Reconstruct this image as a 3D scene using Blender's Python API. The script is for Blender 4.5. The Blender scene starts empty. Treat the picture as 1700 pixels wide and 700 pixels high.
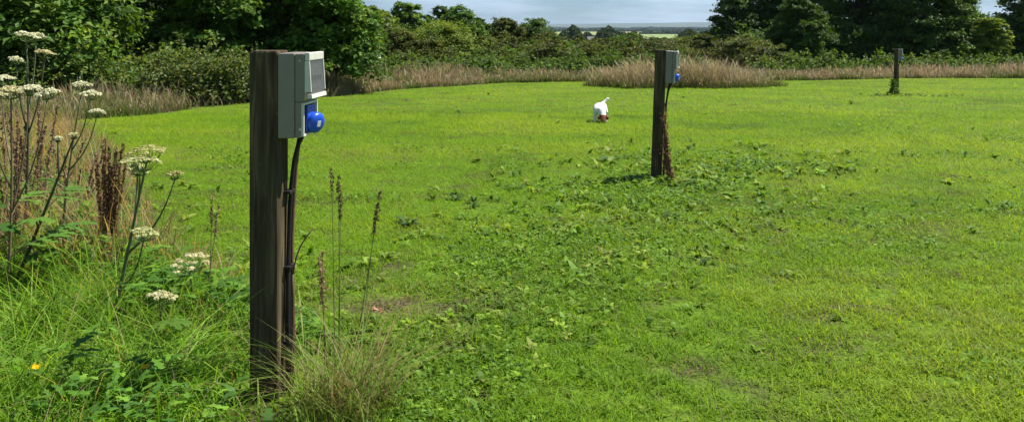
import bpy, math, random
import numpy as np
from mathutils import Vector

R = math.radians
rng = np.random.default_rng(7)
random.seed(7)
sc = bpy.context.scene
COL = sc.collection
CAM_H = 1.2
HAZE = 0.00007
SUN_AZ, SUN_EL = R(63), R(58)          # azimuth measured from +Y towards +X

# ------------------------------------------------------------------ helpers
def hash2(ix, iy, seed):
    h = (ix.astype(np.int64) * 374761393 + iy.astype(np.int64) * 668265263 + seed * 1442695041) & 0x7fffffff
    h = ((h ^ (h >> 13)) * 1274126177) & 0x7fffffff
    h = (h ^ (h >> 16)) & 0xffff
    return h / 65535.0

def vnoise(x, y, scale, seed=0, octaves=3):
    x = np.asarray(x, float) / scale; y = np.asarray(y, float) / scale
    out = np.zeros_like(x); amp = 1.0; tot = 0.0
    for o in range(octaves):
        ix = np.floor(x); iy = np.floor(y); fx = x - ix; fy = y - iy
        fx = fx * fx * (3 - 2 * fx); fy = fy * fy * (3 - 2 * fy)
        a = hash2(ix, iy, seed + o); b = hash2(ix + 1, iy, seed + o)
        c = hash2(ix, iy + 1, seed + o); d = hash2(ix + 1, iy + 1, seed + o)
        out += amp * ((a * (1 - fx) + b * fx) * (1 - fy) + (c * (1 - fx) + d * fx) * fy)
        tot += amp; amp *= 0.5; x = x * 2.03 + 11.3; y = y * 2.03 + 5.7
    return out / tot

def gz(x, y):
    """height of the ground: a gentle fall away from the viewer to a flat plain"""
    x = np.asarray(x, float); y = np.asarray(y, float)
    yy = np.clip(y, -4, 330)
    base = -0.027 * np.clip(yy, 0, 300) - 0.0135 * np.clip(yy - 300, 0, 30)
    und = (vnoise(x, y, 2.2, 5, 2) - 0.5) * 0.05 + (vnoise(x, y, 0.7, 9, 1) - 0.5) * 0.018
    near = np.clip((60 - y) / 30, 0, 1) * np.clip((60 - abs(x)) / 30, 0, 1)
    return base + und * near

def P(px, py, d):
    """pixel of the 1700x700 photograph at distance d, as a point of the place"""
    return np.array([(px - 850) / 1370 * d, d, CAM_H - (py - 45) / 1370 * d])

def G(px, d):
    x = (px - 850) / 1370 * d
    return np.array([x, d, float(gz(x, d))])

class MB:
    """collects vertices, faces, colours and material slots; build() links ONE mesh object"""
    def __init__(s):
        s.V = []; s.C = []; s.F = []; s.n = 0
    def add(s, V, faces, col=(1, 1, 1), mat=0):
        V = np.asarray(V, np.float32).reshape(-1, 3)
        c = np.asarray(col, np.float32)
        if c.ndim == 1: c = np.tile(c[:3], (len(V), 1))
        s.V.append(V); s.C.append(c[:, :3])
        if isinstance(faces, np.ndarray): faces = [faces]
        for f in faces:
            f = np.asarray(f, np.int64)
            if f.size: s.F.append((f + s.n, mat))
        s.n += len(V)
    def box(s, x0, x1, y0, y1, z0, z1, col=(1, 1, 1), mat=0):
        V = [(x0,y0,z0),(x1,y0,z0),(x1,y1,z0),(x0,y1,z0),(x0,y0,z1),(x1,y0,z1),(x1,y1,z1),(x0,y1,z1)]
        s.add(V, np.array([(0,3,2,1),(4,5,6,7),(0,1,5,4),(1,2,6,5),(2,3,7,6),(3,0,4,7)]), col, mat)
    def tube(s, pts, rad, col=(1, 1, 1), sides=6, mat=0, cap=True):
        pts = np.asarray(pts, float); n = len(pts)
        rad = np.broadcast_to(np.asarray(rad, float), (n,))
        t = np.gradient(pts, axis=0); t /= np.linalg.norm(t, axis=1)[:, None] + 1e-9
        ref = np.array([0.31, 0.87, 0.38]);
        if abs(np.dot(ref / np.linalg.norm(ref), t[0])) > 0.95: ref = np.array([1.0, 0.1, 0])
        u = np.cross(t, ref); u /= np.linalg.norm(u, axis=1)[:, None] + 1e-9
        v = np.cross(t, u)
        a = np.linspace(0, 2 * np.pi, sides, endpoint=False)
        ring = u[:, None, :] * np.cos(a)[None, :, None] + v[:, None, :] * np.sin(a)[None, :, None]
        V = (pts[:, None, :] + ring * rad[:, None, None]).reshape(-1, 3)
        F = []
        for i in range(n - 1):
            for k in range(sides):
                k2 = (k + 1) % sides
                F.append((i * sides + k, i * sides + k2, (i + 1) * sides + k2, (i + 1) * sides + k))
        fs = [np.array(F)]
        if cap:
            fs.append(np.array([list(range(sides))[::-1]])); fs.append(np.array([[(n - 1) * sides + k for k in range(sides)]]))
        s.add(V, fs, col, mat)
    def build(s, name, mats, parent=None, smooth=False, loc=None):
        me = bpy.data.meshes.new(name)
        V = np.concatenate(s.V) if s.V else np.zeros((0, 3), np.float32)
        if loc is not None: V = V - np.asarray(loc, np.float32)
        C = np.concatenate(s.C) if s.C else np.zeros((0, 3), np.float32)
        me.vertices.add(len(V)); me.vertices.foreach_set('co', V.astype(np.float32).ravel())
        loops = np.concatenate([f.ravel() for f, m in s.F]).astype(np.int32)
        sizes = np.concatenate([np.full(len(f), f.shape[1]) for f, m in s.F]).astype(np.int32)
        mi = np.concatenate([np.full(len(f), m) for f, m in s.F]).astype(np.int32)
        starts = np.concatenate([[0], np.cumsum(sizes)[:-1]]).astype(np.int32)
        me.loops.add(len(loops)); me.loops.foreach_set('vertex_index', loops)
        me.polygons.add(len(sizes)); me.polygons.foreach_set('loop_start', starts)
        me.polygons.foreach_set('material_index', mi)
        me.polygons.foreach_set('use_smooth', np.full(len(sizes), smooth))
        at = me.attributes.new('Col', 'FLOAT_COLOR', 'POINT')
        at.data.foreach_set('color', np.concatenate([C, np.ones((len(C), 1), np.float32)], 1).astype(np.float32).ravel())
        me.update(calc_edges=True); me.validate(verbose=False)
        for m in (mats if isinstance(mats, (list, tuple)) else [mats]): me.materials.append(m)
        o = bpy.data.objects.new(name, me); COL.objects.link(o)
        if loc is not None: o.location = loc
        if parent is not None: o.parent = parent
        return o

def tag(o, label=None, cat=None, group=None, kind=None):
    if label: o['label'] = label
    if cat: o['category'] = cat
    if group: o['group'] = group
    if kind: o['kind'] = kind
    return o

def thing(name, label, cat, loc=(0, 0, 0), rz=0, group=None):
    o = bpy.data.objects.new(name, None); COL.objects.link(o)
    o.location = loc; o.rotation_euler = (0, 0, rz); o.empty_display_size = 0.1
    return tag(o, label, cat, group)

def strips(mb, base, h, az, lean, droop, w, segs, col, profile='blade', up=None, twist=0.6, mat=0, zoff=0.0):
    """ribbon leaves: N blades rising h, leaning towards az by lean*h, tips drooping"""
    base = np.asarray(base, float); N = len(base)
    if N == 0: return
    f = lambda a: np.broadcast_to(np.asarray(a, float), (N,))
    h, az, lean, droop, w = f(h), f(az), f(lean), f(droop), f(w)
    t = np.linspace(0, 1, segs + 1)
    if profile == 'blade': prof = 1 - t ** 1.6
    elif profile == 'leaf': prof = np.sin(np.pi * np.clip(t * 0.93 + 0.07, 0, 1)) ** 0.8
    elif profile == 'lobed': prof = np.sin(np.pi * np.clip(t * 0.93 + 0.07, 0, 1)) ** 0.7 * np.where(np.arange(segs + 1) % 2 == 1, 1.0, 0.45)
    elif profile == 'head': prof = np.where(t < 0.62, 0.12, np.sin(np.pi * np.clip((t - 0.6) / 0.4, 0, 1)) + 0.05)
    prof = np.maximum(prof, 0.0)
    dx, dy = np.cos(az), np.sin(az)
    r = lean[:, None] * h[:, None] * t[None] ** 1.7
    z = h[:, None] * (t[None] - droop[:, None] * t[None] ** 2.4)
    sa = az + np.pi / 2 + rng.uniform(-twist, twist, N)
    cx = base[:, 0:1] + dx[:, None] * r; cy = base[:, 1:2] + dy[:, None] * r; cz = base[:, 2:3] + z + zoff
    hw = 0.5 * w[:, None] * prof[None]
    sx, sy = np.cos(sa)[:, None], np.sin(sa)[:, None]
    A = np.stack([cx - sx * hw, cy - sy * hw, cz], -1); B = np.stack([cx + sx * hw, cy + sy * hw, cz + 0.15 * hw], -1)
    A = A[:, :segs]; B = B[:, :segs]; T = np.stack([cx[:, -1], cy[:, -1], cz[:, -1]], -1)
    V = np.concatenate([np.stack([A, B], 2).reshape(N, segs * 2, 3), T[:, None]], 1)
    k = segs * 2 + 1
    off = (np.arange(N) * k)[:, None]
    fs = []
    for i in range(segs - 1):
        fs.append(off + np.array([[2 * i, 2 * i + 1, 2 * i + 3, 2 * i + 2]]))
    tri = off + np.array([[2 * segs - 2, 2 * segs - 1, 2 * segs]])
    c = np.asarray(col, float)
    if c.ndim == 1: c = np.tile(c, (N, 1))
    quads = np.concatenate(fs) if fs else np.zeros((0, 4), int)
    mb.add(V.reshape(-1, 3), [quads, tri], np.repeat(c, k, 0), mat)

def leaves(mb, cen, nrm, size, col, aspect=0.55, mat=0, curl=0.25):
    """N folded leaf faces (six corners, kinked along the middle)"""
    N = len(cen)
    size = np.broadcast_to(np.asarray(size, float), (N,))[:, None]
    n = nrm / (np.linalg.norm(nrm, axis=1)[:, None] + 1e-9)
    r = rng.normal(size=(N, 3)); u = r - n * np.sum(r * n, 1)[:, None]; u /= np.linalg.norm(u, axis=1)[:, None] + 1e-9
    v = np.cross(n, u)
    d = n * size * curl * 0.4
    p0 = cen - u * size * 0.5
    p1 = cen - u * size * 0.12 + v * size * aspect * 0.5 + d
    p2 = cen + u * size * 0.5 - d * 1.3
    p3 = cen - u * size * 0.12 - v * size * aspect * 0.5 + d
    V = np.stack([p0, p1, p2, p3], 1).reshape(-1, 3)
    off = (np.arange(N) * 4)[:, None]
    F = np.concatenate([off + np.array([[0, 1, 2]]), off + np.array([[0, 2, 3]])])
    mb.add(V, F, np.repeat(np.asarray(col, float), 4, 0), mat)

def pick(pal, n, jitter=0.18):
    """n colours mixed out of a small palette of leaf colours"""
    pal = np.asarray(pal, float)
    i = rng.integers(0, len(pal), n); j = rng.integers(0, len(pal), n); t = rng.random((n, 1))
    c = pal[i] * (1 - t) + pal[j] * t
    return np.clip(c * (1 + rng.normal(0, jitter, (n, 1))), 0.004, 0.9)

# ------------------------------------------------------------------ materials
def newmat(name):
    m = bpy.data.materials.new(name); m.use_nodes = True
    nt = m.node_tree; nt.nodes.clear()
    return m, nt, nt.nodes.new, nt.links.new

def leaf_mat(name, trans=0.35, rough=0.45, spec=0.35, tint=(1.15, 1.1, 0.6)):
    m, nt, N, L = newmat(name)
    a = N('ShaderNodeAttribute'); a.attribute_name = 'Col'
    p = N('ShaderNodeBsdfPrincipled'); p.inputs['Roughness'].default_value = rough
    p.inputs['Specular IOR Level'].default_value = spec
    L(a.outputs['Color'], p.inputs['Base Color'])
    mx = N('ShaderNodeMix'); mx.data_type = 'RGBA'; mx.blend_type = 'MULTIPLY'; mx.inputs[0].default_value = 1
    L(a.outputs['Color'], mx.inputs[6]); mx.inputs[7].default_value = (*[t * 1.25 for t in tint], 1)
    t = N('ShaderNodeBsdfTranslucent'); L(mx.outputs[2], t.inputs['Color'])
    s = N('ShaderNodeMixShader'); s.inputs[0].default_value = trans
    L(p.outputs[0], s.inputs[1]); L(t.outputs[0], s.inputs[2])
    o = N('ShaderNodeOutputMaterial'); L(s.outputs[0], o.inputs['Surface'])
    return m

def plain_mat(name, col, rough=0.5, spec=0.4, var=0.12, scale=30, bump=0.0, attr=False):
    m, nt, N, L = newmat(name)
    p = N('ShaderNodeBsdfPrincipled'); p.inputs['Roughness'].default_value = rough
    p.inputs['Specular IOR Level'].default_value = spec
    tc = N('ShaderNodeTexCoord'); nz = N('ShaderNodeTexNoise'); nz.inputs['Scale'].default_value = scale
    nz.inputs['Detail'].default_value = 5
    L(tc.outputs['Object'], nz.inputs['Vector'])
    mr = N('ShaderNodeMapRange'); mr.inputs['To Min'].default_value = 1 - var; mr.inputs['To Max'].default_value = 1 + var
    mr.inputs['From Min'].default_value = 0.3; mr.inputs['From Max'].default_value = 0.7
    L(nz.outputs['Fac'], mr.inputs['Value'])
    mx = N('ShaderNodeVectorMath'); mx.operation = 'SCALE'
    if attr:
        a = N('ShaderNodeAttribute'); a.attribute_name = 'Col'; L(a.outputs['Color'], mx.inputs[0])
    else: mx.inputs[0].default_value = col
    L(mr.outputs[0], mx.inputs['Scale']); L(mx.outputs[0], p.inputs['Base Color'])
    if bump:
        b = N('ShaderNodeBump'); b.inputs['Strength'].default_value = bump; b.inputs['Distance'].default_value = 0.01
        L(nz.outputs['Fac'], b.inputs['Height']); L(b.outputs[0], p.inputs['Normal'])
    o = N('ShaderNodeOutputMaterial'); L(p.outputs[0], o.inputs['Surface'])
    return m

def wood_mat():
    m, nt, N, L = newmat('weathered_timber')
    tc = N('ShaderNodeTexCoord'); mp = N('ShaderNodeMapping'); mp.inputs['Scale'].default_value = (46, 46, 3.2)
    L(tc.outputs['Object'], mp.inputs['Vector'])
    nz = N('ShaderNodeTexNoise'); nz.inputs['Scale'].default_value = 1; nz.inputs['Detail'].default_value = 8; nz.inputs['Distortion'].default_value = 0.6
    L(mp.outputs[0], nz.inputs['Vector'])
    cr = N('ShaderNodeValToRGB'); e = cr.color_ramp.elements
    e[0].position = 0.33; e[0].color = (0.028, 0.020, 0.010, 1); e[1].position = 0.72; e[1].color = (0.165, 0.128, 0.066, 1)
    k = cr.color_ramp.elements.new(0.55); k.color = (0.078, 0.058, 0.030, 1)
    L(nz.outputs['Fac'], cr.inputs[0])
    # algae-green film in broad blotches
    n2 = N('ShaderNodeTexNoise'); n2.inputs['Scale'].default_value = 4.5; n2.inputs['Detail'].default_value = 4
    L(tc.outputs['Object'], n2.inputs['Vector'])
    mr = N('ShaderNodeMapRange'); mr.inputs['From Min'].default_value = 0.5; mr.inputs['From Max'].default_value = 0.7; mr.inputs['To Max'].default_value = 0.5
    L(n2.outputs['Fac'], mr.inputs['Value'])
    mx = N('ShaderNodeMix'); mx.data_type = 'RGBA'; L(mr.outputs[0], mx.inputs[0]); L(cr.outputs[0], mx.inputs[6]); mx.inputs[7].default_value = (0.07, 0.066, 0.024, 1)
    # pale scuffs
    m3 = N('ShaderNodeMapping'); m3.inputs['Scale'].default_value = (20, 20, 34); m3.inputs['Rotation'].default_value = (0.3, 0.5, 0)
    L(tc.outputs['Object'], m3.inputs['Vector'])
    n3 = N('ShaderNodeTexNoise'); n3.inputs['Scale'].default_value = 1; n3.inputs['Detail'].default_value = 3; L(m3.outputs[0], n3.inputs['Vector'])
    r3 = N('ShaderNodeMapRange'); r3.inputs['From Min'].default_value = 0.715; r3.inputs['From Max'].default_value = 0.74; r3.inputs['To Max'].default_value = 0.7
    L(n3.outputs['Fac'], r3.inputs['Value'])
    m4 = N('ShaderNodeMix'); m4.data_type = 'RGBA'; L(r3.outputs[0], m4.inputs[0]); L(mx.outputs[2], m4.inputs[6]); m4.inputs[7].default_value = (0.3, 0.29, 0.26, 1)
    p = N('ShaderNodeBsdfPrincipled'); p.inputs['Roughness'].default_value = 0.85; p.inputs['Specular IOR Level'].default_value = 0.2
    L(m4.outputs[2], p.inputs['Base Color'])
    b = N('ShaderNodeBump'); b.inputs['Strength'].default_value = 0.9; b.inputs['Distance'].default_value = 0.007
    L(nz.outputs['Fac'], b.inputs['Height']); L(b.outputs[0], p.inputs['Normal'])
    o = N('ShaderNodeOutputMaterial'); L(p.outputs[0], o.inputs['Surface'])
    return m

def glass_mat():
    m, nt, N, L = newmat('smoky_cover')
    p = N('ShaderNodeBsdfPrincipled'); p.inputs['Base Color'].default_value = (0.30, 0.32, 0.33, 1)
    p.inputs['Roughness'].default_value = 0.22
    tr = N('ShaderNodeBsdfTransparent'); tr.inputs['Color'].default_value = (0.75, 0.78, 0.78, 1)
    s = N('ShaderNodeMixShader'); s.inputs[0].default_value = 0.28
    L(tr.outputs[0], s.inputs[1]); L(p.outputs[0], s.inputs[2])
    o = N('ShaderNodeOutputMaterial'); L(s.outputs[0], o.inputs['Surface'])
    return m

def ground_mat():
    m, nt, N, L = newmat('meadow_ground')
    g = N('ShaderNodeNewGeometry')
    def noise(scale, det=5):
        n = N('ShaderNodeTexNoise'); n.inputs['Scale'].default_value = scale; n.inputs['Detail'].default_value = det
        L(g.outputs['Position'], n.inputs['Vector']); return n.outputs['Fac']
    def ramp(f, a, b, p0=0.35, p1=0.65):
        c = N('ShaderNodeValToRGB'); c.color_ramp.elements[0].position = p0; c.color_ramp.elements[1].position = p1
        c.color_ramp.elements[0].color = (*a, 1); c.color_ramp.elements[1].color = (*b, 1); L(f, c.inputs[0]); return c.outputs[0]
    def mix(f, a, b):
        x = N('ShaderNodeMix'); x.data_type = 'RGBA'
        L(f, x.inputs[0]); L(a, x.inputs[6]); L(b, x.inputs[7]); return x.outputs[2]
    soil = ramp(noise(60), (0.035, 0.034, 0.014), (0.10, 0.085, 0.042))
    turf = ramp(noise(28), (0.060, 0.115, 0.010), (0.13, 0.215, 0.014))
    thatch = N('ShaderNodeMapRange'); thatch.inputs['From Min'].default_value = 0.32; thatch.inputs['From Max'].default_value = 0.52
    L(noise(3.0), thatch.inputs['Value'])
    near = mix(thatch.outputs[0], soil, turf)
    vs = N('ShaderNodeVectorMath'); vs.operation = 'MULTIPLY'; L(g.outputs['Position'], vs.inputs[0]); vs.inputs[1].default_value = (1, 1.6, 0)
    vd = N('ShaderNodeVectorMath'); vd.operation = 'DISTANCE'; L(vs.outputs[0], vd.inputs[0]); vd.inputs[1].default_value = (-0.58, 3.85 * 1.6, 0)
    ad = N('ShaderNodeMath'); ad.operation = 'MULTIPLY_ADD'; L(noise(9.0), ad.inputs[0]); ad.inputs[1].default_value = 0.55; L(vd.outputs['Value'], ad.inputs[2])
    bm = N('ShaderNodeMapRange'); bm.inputs['From Min'].default_value = 0.36; bm.inputs['From Max'].default_value = 0.60; L(ad.outputs[0], bm.inputs['Value'])
    near = mix(bm.outputs[0], ramp(noise(40), (0.035, 0.026, 0.014), (0.13, 0.10, 0.055)), near)
    # fields of the far plain: patchwork by cell
    vo = N('ShaderNodeTexVoronoi'); vo.inputs['Scale'].default_value = 1.0
    mp = N('ShaderNodeMapping'); mp.inputs['Scale'].default_value = (0.0035, 0.0022, 0)
    L(g.outputs['Position'], mp.inputs['Vector']); L(mp.outputs[0], vo.inputs['Vector'])
    se = N('ShaderNodeSeparateColor'); L(vo.outputs['Color'], se.inputs[0])
    far = N('ShaderNodeValToRGB'); far.color_ramp.interpolation = 'CONSTANT'
    el = far.color_ramp.elements; el[0].color = (0.10, 0.17, 0.035, 1); el[1].position = 0.3; el[1].color = (0.19, 0.25, 0.09, 1)
    for pos, c in ((0.5, (0.07, 0.12, 0.03, 1)), (0.68, (0.26, 0.24, 0.11, 1)), (0.85, (0.14, 0.2, 0.05, 1))):
        k = el.new(pos); k.color = c
    L(se.outputs[0], far.inputs[0])
    sep = N('ShaderNodeSeparateXYZ'); L(g.outputs['Position'], sep.inputs[0])
    mr = N('ShaderNodeMapRange'); mr.inputs['From Min'].default_value = 90; mr.inputs['From Max'].default_value = 180
    L(sep.outputs['Y'], mr.inputs['Value'])
    col = mix(mr.outputs[0], near, far.outputs[0])
    p = N('ShaderNodeBsdfPrincipled'); p.inputs['Roughness'].default_value = 0.95; p.inputs['Specular IOR Level'].default_value = 0.1
    L(col, p.inputs['Base Color'])
    b = N('ShaderNodeBump'); b.inputs['Strength'].default_value = 0.8; b.inputs['Distance'].default_value = 0.03
    L(noise(45, 6), b.inputs['Height']); L(b.outputs[0], p.inputs['Normal'])
    o = N('ShaderNodeOutputMaterial'); L(p.outputs[0], o.inputs['Surface'])
    return m

M_grass = leaf_mat('grass_blade', 0.48, 0.55, 0.12, (1.25, 1.12, 0.4))
M_dry = leaf_mat('dry_grass', 0.30, 0.6, 0.2, (1.1, 1.0, 0.8))
M_leaf = leaf_mat('leaf', 0.36, 0.55, 0.16, (1.2, 1.12, 0.45))
M_treeleaf = leaf_mat('tree_leaf', 0.28, 0.55, 0.14, (1.2, 1.1, 0.45))
M_petal = leaf_mat('petal', 0.35, 0.6, 0.2, (1.0, 1.0, 0.9))
M_stem = plain_mat('plant_stem', (1, 1, 1), 0.6, 0.3, 0.2, 40, attr=True)
M_bark = plain_mat('bark', (0.07, 0.055, 0.04), 0.9, 0.1, 0.35, 9, 0.8)
M_wood = wood_mat()
M_box = plain_mat('grey_enclosure_plastic', (0.225, 0.200, 0.160), 0.42, 0.4, 0.06, 14)
M_lidgrey = plain_mat('grey_lid_plastic', (0.200, 0.178, 0.142), 0.42, 0.4, 0.06, 14)
M_cream = plain_mat('cream_plastic', (0.62, 0.61, 0.52), 0.4, 0.4, 0.08, 25)
M_blue = plain_mat('blue_plastic', (0.010, 0.085, 0.60), 0.35, 0.5, 0.08, 20)
M_bluedark = plain_mat('dark_blue_plastic', (0.008, 0.06, 0.42), 0.35, 0.5, 0.08, 20)
M_black = plain_mat('black_cable', (0.018, 0.016, 0.015), 0.55, 0.3, 0.2, 20)
M_rust = plain_mat('brown_conduit', (0.13, 0.065, 0.04), 0.7, 0.2, 0.3, 18)
M_white = plain_mat('white_plastic', (0.8, 0.8, 0.78), 0.4, 0.4, 0.05, 10)
M_breaker = plain_mat('breaker_plastic', (0.20, 0.20, 0.19), 0.4, 0.4, 0.1, 25)
M_screw = plain_mat('zinc_screw', (0.4, 0.4, 0.38), 0.35, 0.6, 0.1, 25)
M_glass = glass_mat()
M_fur = plain_mat('white_fur', (0.80, 0.77, 0.70), 0.85, 0.15, 0.08, 60, 0.5)
M_furb = plain_mat('brown_fur', (0.17, 0.055, 0.022), 0.8, 0.2, 0.25, 60, 0.5)
M_nose = plain_mat('dog_nose', (0.015, 0.012, 0.012), 0.35, 0.5)
M_ground = ground_mat()

# ------------------------------------------------------------------ ground
def axis(near, step, far):
    a = list(np.arange(0, near, step)); x = near; s = step
    while x < far: a.append(x); s *= 1.16; x += s
    a.append(far); return np.array(a)
yy = np.concatenate([-axis(6, 0.6, 400)[::-1][:-1], axis(48, 0.35, 9000)])
xp = axis(30, 0.35, 9000); xx = np.concatenate([-xp[::-1][:-1], xp])
X, Y = np.meshgrid(xx, yy); Z = gz(X, Y)
nx, ny = len(xx), len(yy)
ii, jj = np.meshgrid(np.arange(nx - 1), np.arange(ny - 1)); b0 = (jj * nx + ii).ravel()
mb = MB(); mb.add(np.stack([X, Y, Z], -1).reshape(-1, 3), np.stack([b0, b0 + 1, b0 + nx + 1, b0 + nx], 1))
tag(mb.build('ground', M_ground, smooth=True), 'gently falling meadow ground under the mown grass, running out to far fields', 'ground', kind='structure')

# ------------------------------------------------------------------ where things grow
# edge of the mown lawn on the left (long weeds beyond), as (y -> x)
LE_Y = np.array([0.0, 2.2, 2.9, 3.44, 4.2, 5.2, 7.0, 9.2, 12.0, 13.4, 18.3, 21, 25.3, 29.4, 30.5])
LE_X = np.array([-0.2, -0.35, -0.42, -0.63, -1.30, -2.1, -3.1, -4.2, -6.4, -7.3, -5.7, -4.5, -2.8, 0.0, 2.0])
def left_edge(y): return np.interp(y, LE_Y, LE_X) + (vnoise(y, y * 0, 1.1, 3, 2) - 0.5) * 0.5 * np.clip(y / 8, 0.15, 1)
def far_edge(x): return np.interp(x, [-40, -7.3, -5.7, -4.5, -2.8, 0, 2.8, 11, 15.9, 21, 40], [13, 13.4, 18.3, 21, 25.3, 29.4, 30.5, 31.5, 33.5, 34, 34.5]) + (vnoise(x, x * 0, 1.6, 4, 2) - 0.5) * 0.7
def on_lawn(x, y): return (x > left_edge(y)) & (y < far_edge(x))
def weediness(x, y):
    """coarse weedy band that runs from the near post towards the middle one"""
    t = np.clip((y - 3.0) / 6.0, 0, 1); cx = -0.35 + t * 2.4 + 0.15 * np.sin(y * 1.7)
    wd = 0.7 + 0.6 * t
    a = np.exp(-((x - cx) / wd) ** 2) * np.clip((10.3 - y) / 1.6, 0, 1)
    p2 = np.exp(-(((x - 2.1) / 1.2) ** 2 + ((y - 8.7) / 1.3) ** 2))
    p3 = np.exp(-(((x - 10.0) / 1.1) ** 2 + ((y - 21.4) / 0.6) ** 2)) * 0.9
    lf = np.exp(-((x - left_edge(y) - 0.2) / 0.45) ** 2) * np.clip((8 - y) / 4, 0, 1) * 0.7
    return np.clip(np.maximum.reduce([a, p2, p3, lf]) * (0.35 + 1.1 * vnoise(x, y, 0.55, 21, 2)), 0, 1)

def frustum_pts(n, d0, d1, power, margin=1.18):
    """n ground points in front of the viewer, density falling as d**-power"""
    u = rng.random(n); q = 2 - power
    d = (d0 ** q + u * (d1 ** q - d0 ** q)) ** (1 / q)
    x = (rng.random(n) - 0.5) * 2 * 0.6205 * d * margin + (rng.random(n) - 0.5) * 0.6
    return x, d

# ------------------------------------------------------------------ mown lawn
mb = MB()
for (n, d0, d1, segs, pw) in ((330000, 1.9, 7, 2, 1.25), (420000, 7, 16, 1, 1.25), (330000, 16, 35.2, 1, 1.15)):
    x, y = frustum_pts(n, d0, d1, pw)
    k = on_lawn(x, y); x, y = x[k], y[k]
    thin = vnoise(x, y, 0.38, 31, 3); wd = weediness(x, y)
    bare = 1.1 * np.exp(-(((x + 0.60) / 0.30) ** 2 + ((y - 3.85) / 0.18) ** 2)) * (0.2 + 1.4 * vnoise(x, y, 0.12, 51, 2)) + 0.6 * np.exp(-(((x + 0.2) / 0.3) ** 2 + ((y - 6.3) / 0.25) ** 2))
    fine = vnoise(x, y, 0.11, 33, 2); patch = vnoise(x, y, 1.6, 35, 3)
    far_k = np.clip((y - 4.5) / 4.5, 0, 1) * 0.85
    keep = rng.random(len(x)) < (far_k + (1 - far_k) * np.clip(0.35 + 3.2 * (fine - 0.30), 0.12, 1)) * np.clip(0.60 + 0.25 * far_k + 2.2 * (thin - 0.22), 0.35, 1) * (1 - 0.40 * wd) * (1 - 0.92 * np.clip(bare, 0, 1))
    x, y = x[keep], y[keep]
    wd = weediness(x, y); tuft = 0.6 * vnoise(x, y, 0.9, 41, 3) + 0.4 * vnoise(x, y, 0.16, 43, 2); patch = vnoise(x, y, 1.6, 35, 3); streak = vnoise(x * 0.35, y, 0.8, 47, 2)
    N = len(x); sz = np.clip(y / 6, 1, 4.2) ** 0.62
    h = rng.gamma(5, 0.0056, N) * (0.55 + 1.0 * tuft) * (1 + 0.3 * wd) * np.clip(sz, 1, 1.5)
    w = rng.uniform(0.0024, 0.0046, N) * sz * 1.15
    green = np.array([0.165, 0.292, 0.016]); yel = np.array([0.240, 0.345, 0.022]); dark = np.array([0.078, 0.165, 0.014]); straw = np.array([0.27, 0.26, 0.11])
    ty = np.clip((streak - 0.40 + 0.35 * (patch - 0.5) + 0.05 * np.clip(x / np.maximum(y, 1) * 2, -1, 1)) * 2.4 + rng.normal(0, 0.2, N), 0, 1)[:, None]
    td = np.clip((0.52 - tuft) * 2.2 + wd * 0.35 + (0.47 - patch) * 1.6 + rng.normal(0, 0.2, N), 0, 1)[:, None]
    c = green * (1 - ty) + yel * ty; c = c * (1 - td) + dark * td
    pb = np.exp(-(((x + 0.55) / 0.5) ** 2 + ((y - 3.85) / 0.35) ** 2))
    st = rng.random(N) < 0.025 + 0.45 * pb + 0.30 * np.clip(patch - 0.60, 0, 1) * 2.5 + 0.05 * (tuft < 0.4); c[st] = straw * rng.uniform(0.6, 1.1, (st.sum(), 1))
    c *= 1 + rng.normal(0, 0.16, (N, 1)); c = np.clip(c, 0.004, 0.8)
    strips(mb, np.stack([x, y, gz(x, y) - 0.003], 1), h, rng.uniform(0, 6.283, N), rng.uniform(0.4, 2.2, N), rng.uniform(0, 0.5, N), w * 1.12, segs, c)
tag(mb.build('lawn_grass', M_grass), 'short mown bright green grass covering the camping field', 'grass', kind='stuff')

# low broad-leaved weeds and clover in the turf
mb = MB()
def rosettes(x, y, nl, ln, wdt, pal, rise=(0.25, 0.8)):
    k = ((x + 0.60) / 0.34) ** 2 + ((y - 3.85) / 0.2) ** 2 > 1; x, y, ln = x[k], y[k], ln[k]
    N = len(x); rep = np.repeat(np.arange(N), nl); n = len(rep)
    az = rng.uniform(0, 6.283, n); L_ = ln[rep] * rng.uniform(0.55, 1.15, n)
    ris = rng.uniform(*rise, n); h = L_ * ris; lean = np.sqrt(np.clip(1 - ris ** 2, 0.05, 1)) / ris
    c = pick(pal, N)[rep] * (1 + rng.normal(0, 0.12, (n, 1)))
    strips(mb, np.stack([x[rep], y[rep], gz(x[rep], y[rep])], 1), h, az, lean, rng.uniform(0.2, 0.75, n), L_ * wdt, 4, np.clip(c, 0.005, 0.8), 'leaf', twist=0.5)
x, y = frustum_pts(20000, 2.2, 24, 1.1); k = on_lawn(x, y) & (rng.random(len(x)) < 0.006 + 0.95 * weediness(x, y) ** 1.3); x, y = x[k], y[k]
rosettes(x, y, 7, rng.uniform(0.03, 0.10, len(x)) * np.clip(y / 5, 0.8, 1.5), 0.34, [(0.10, 0.20, 0.02), (0.15, 0.27, 0.022), (0.21, 0.32, 0.03), (0.08, 0.155, 0.02), (0.24, 0.30, 0.05)], (0.25, 0.95))
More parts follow.
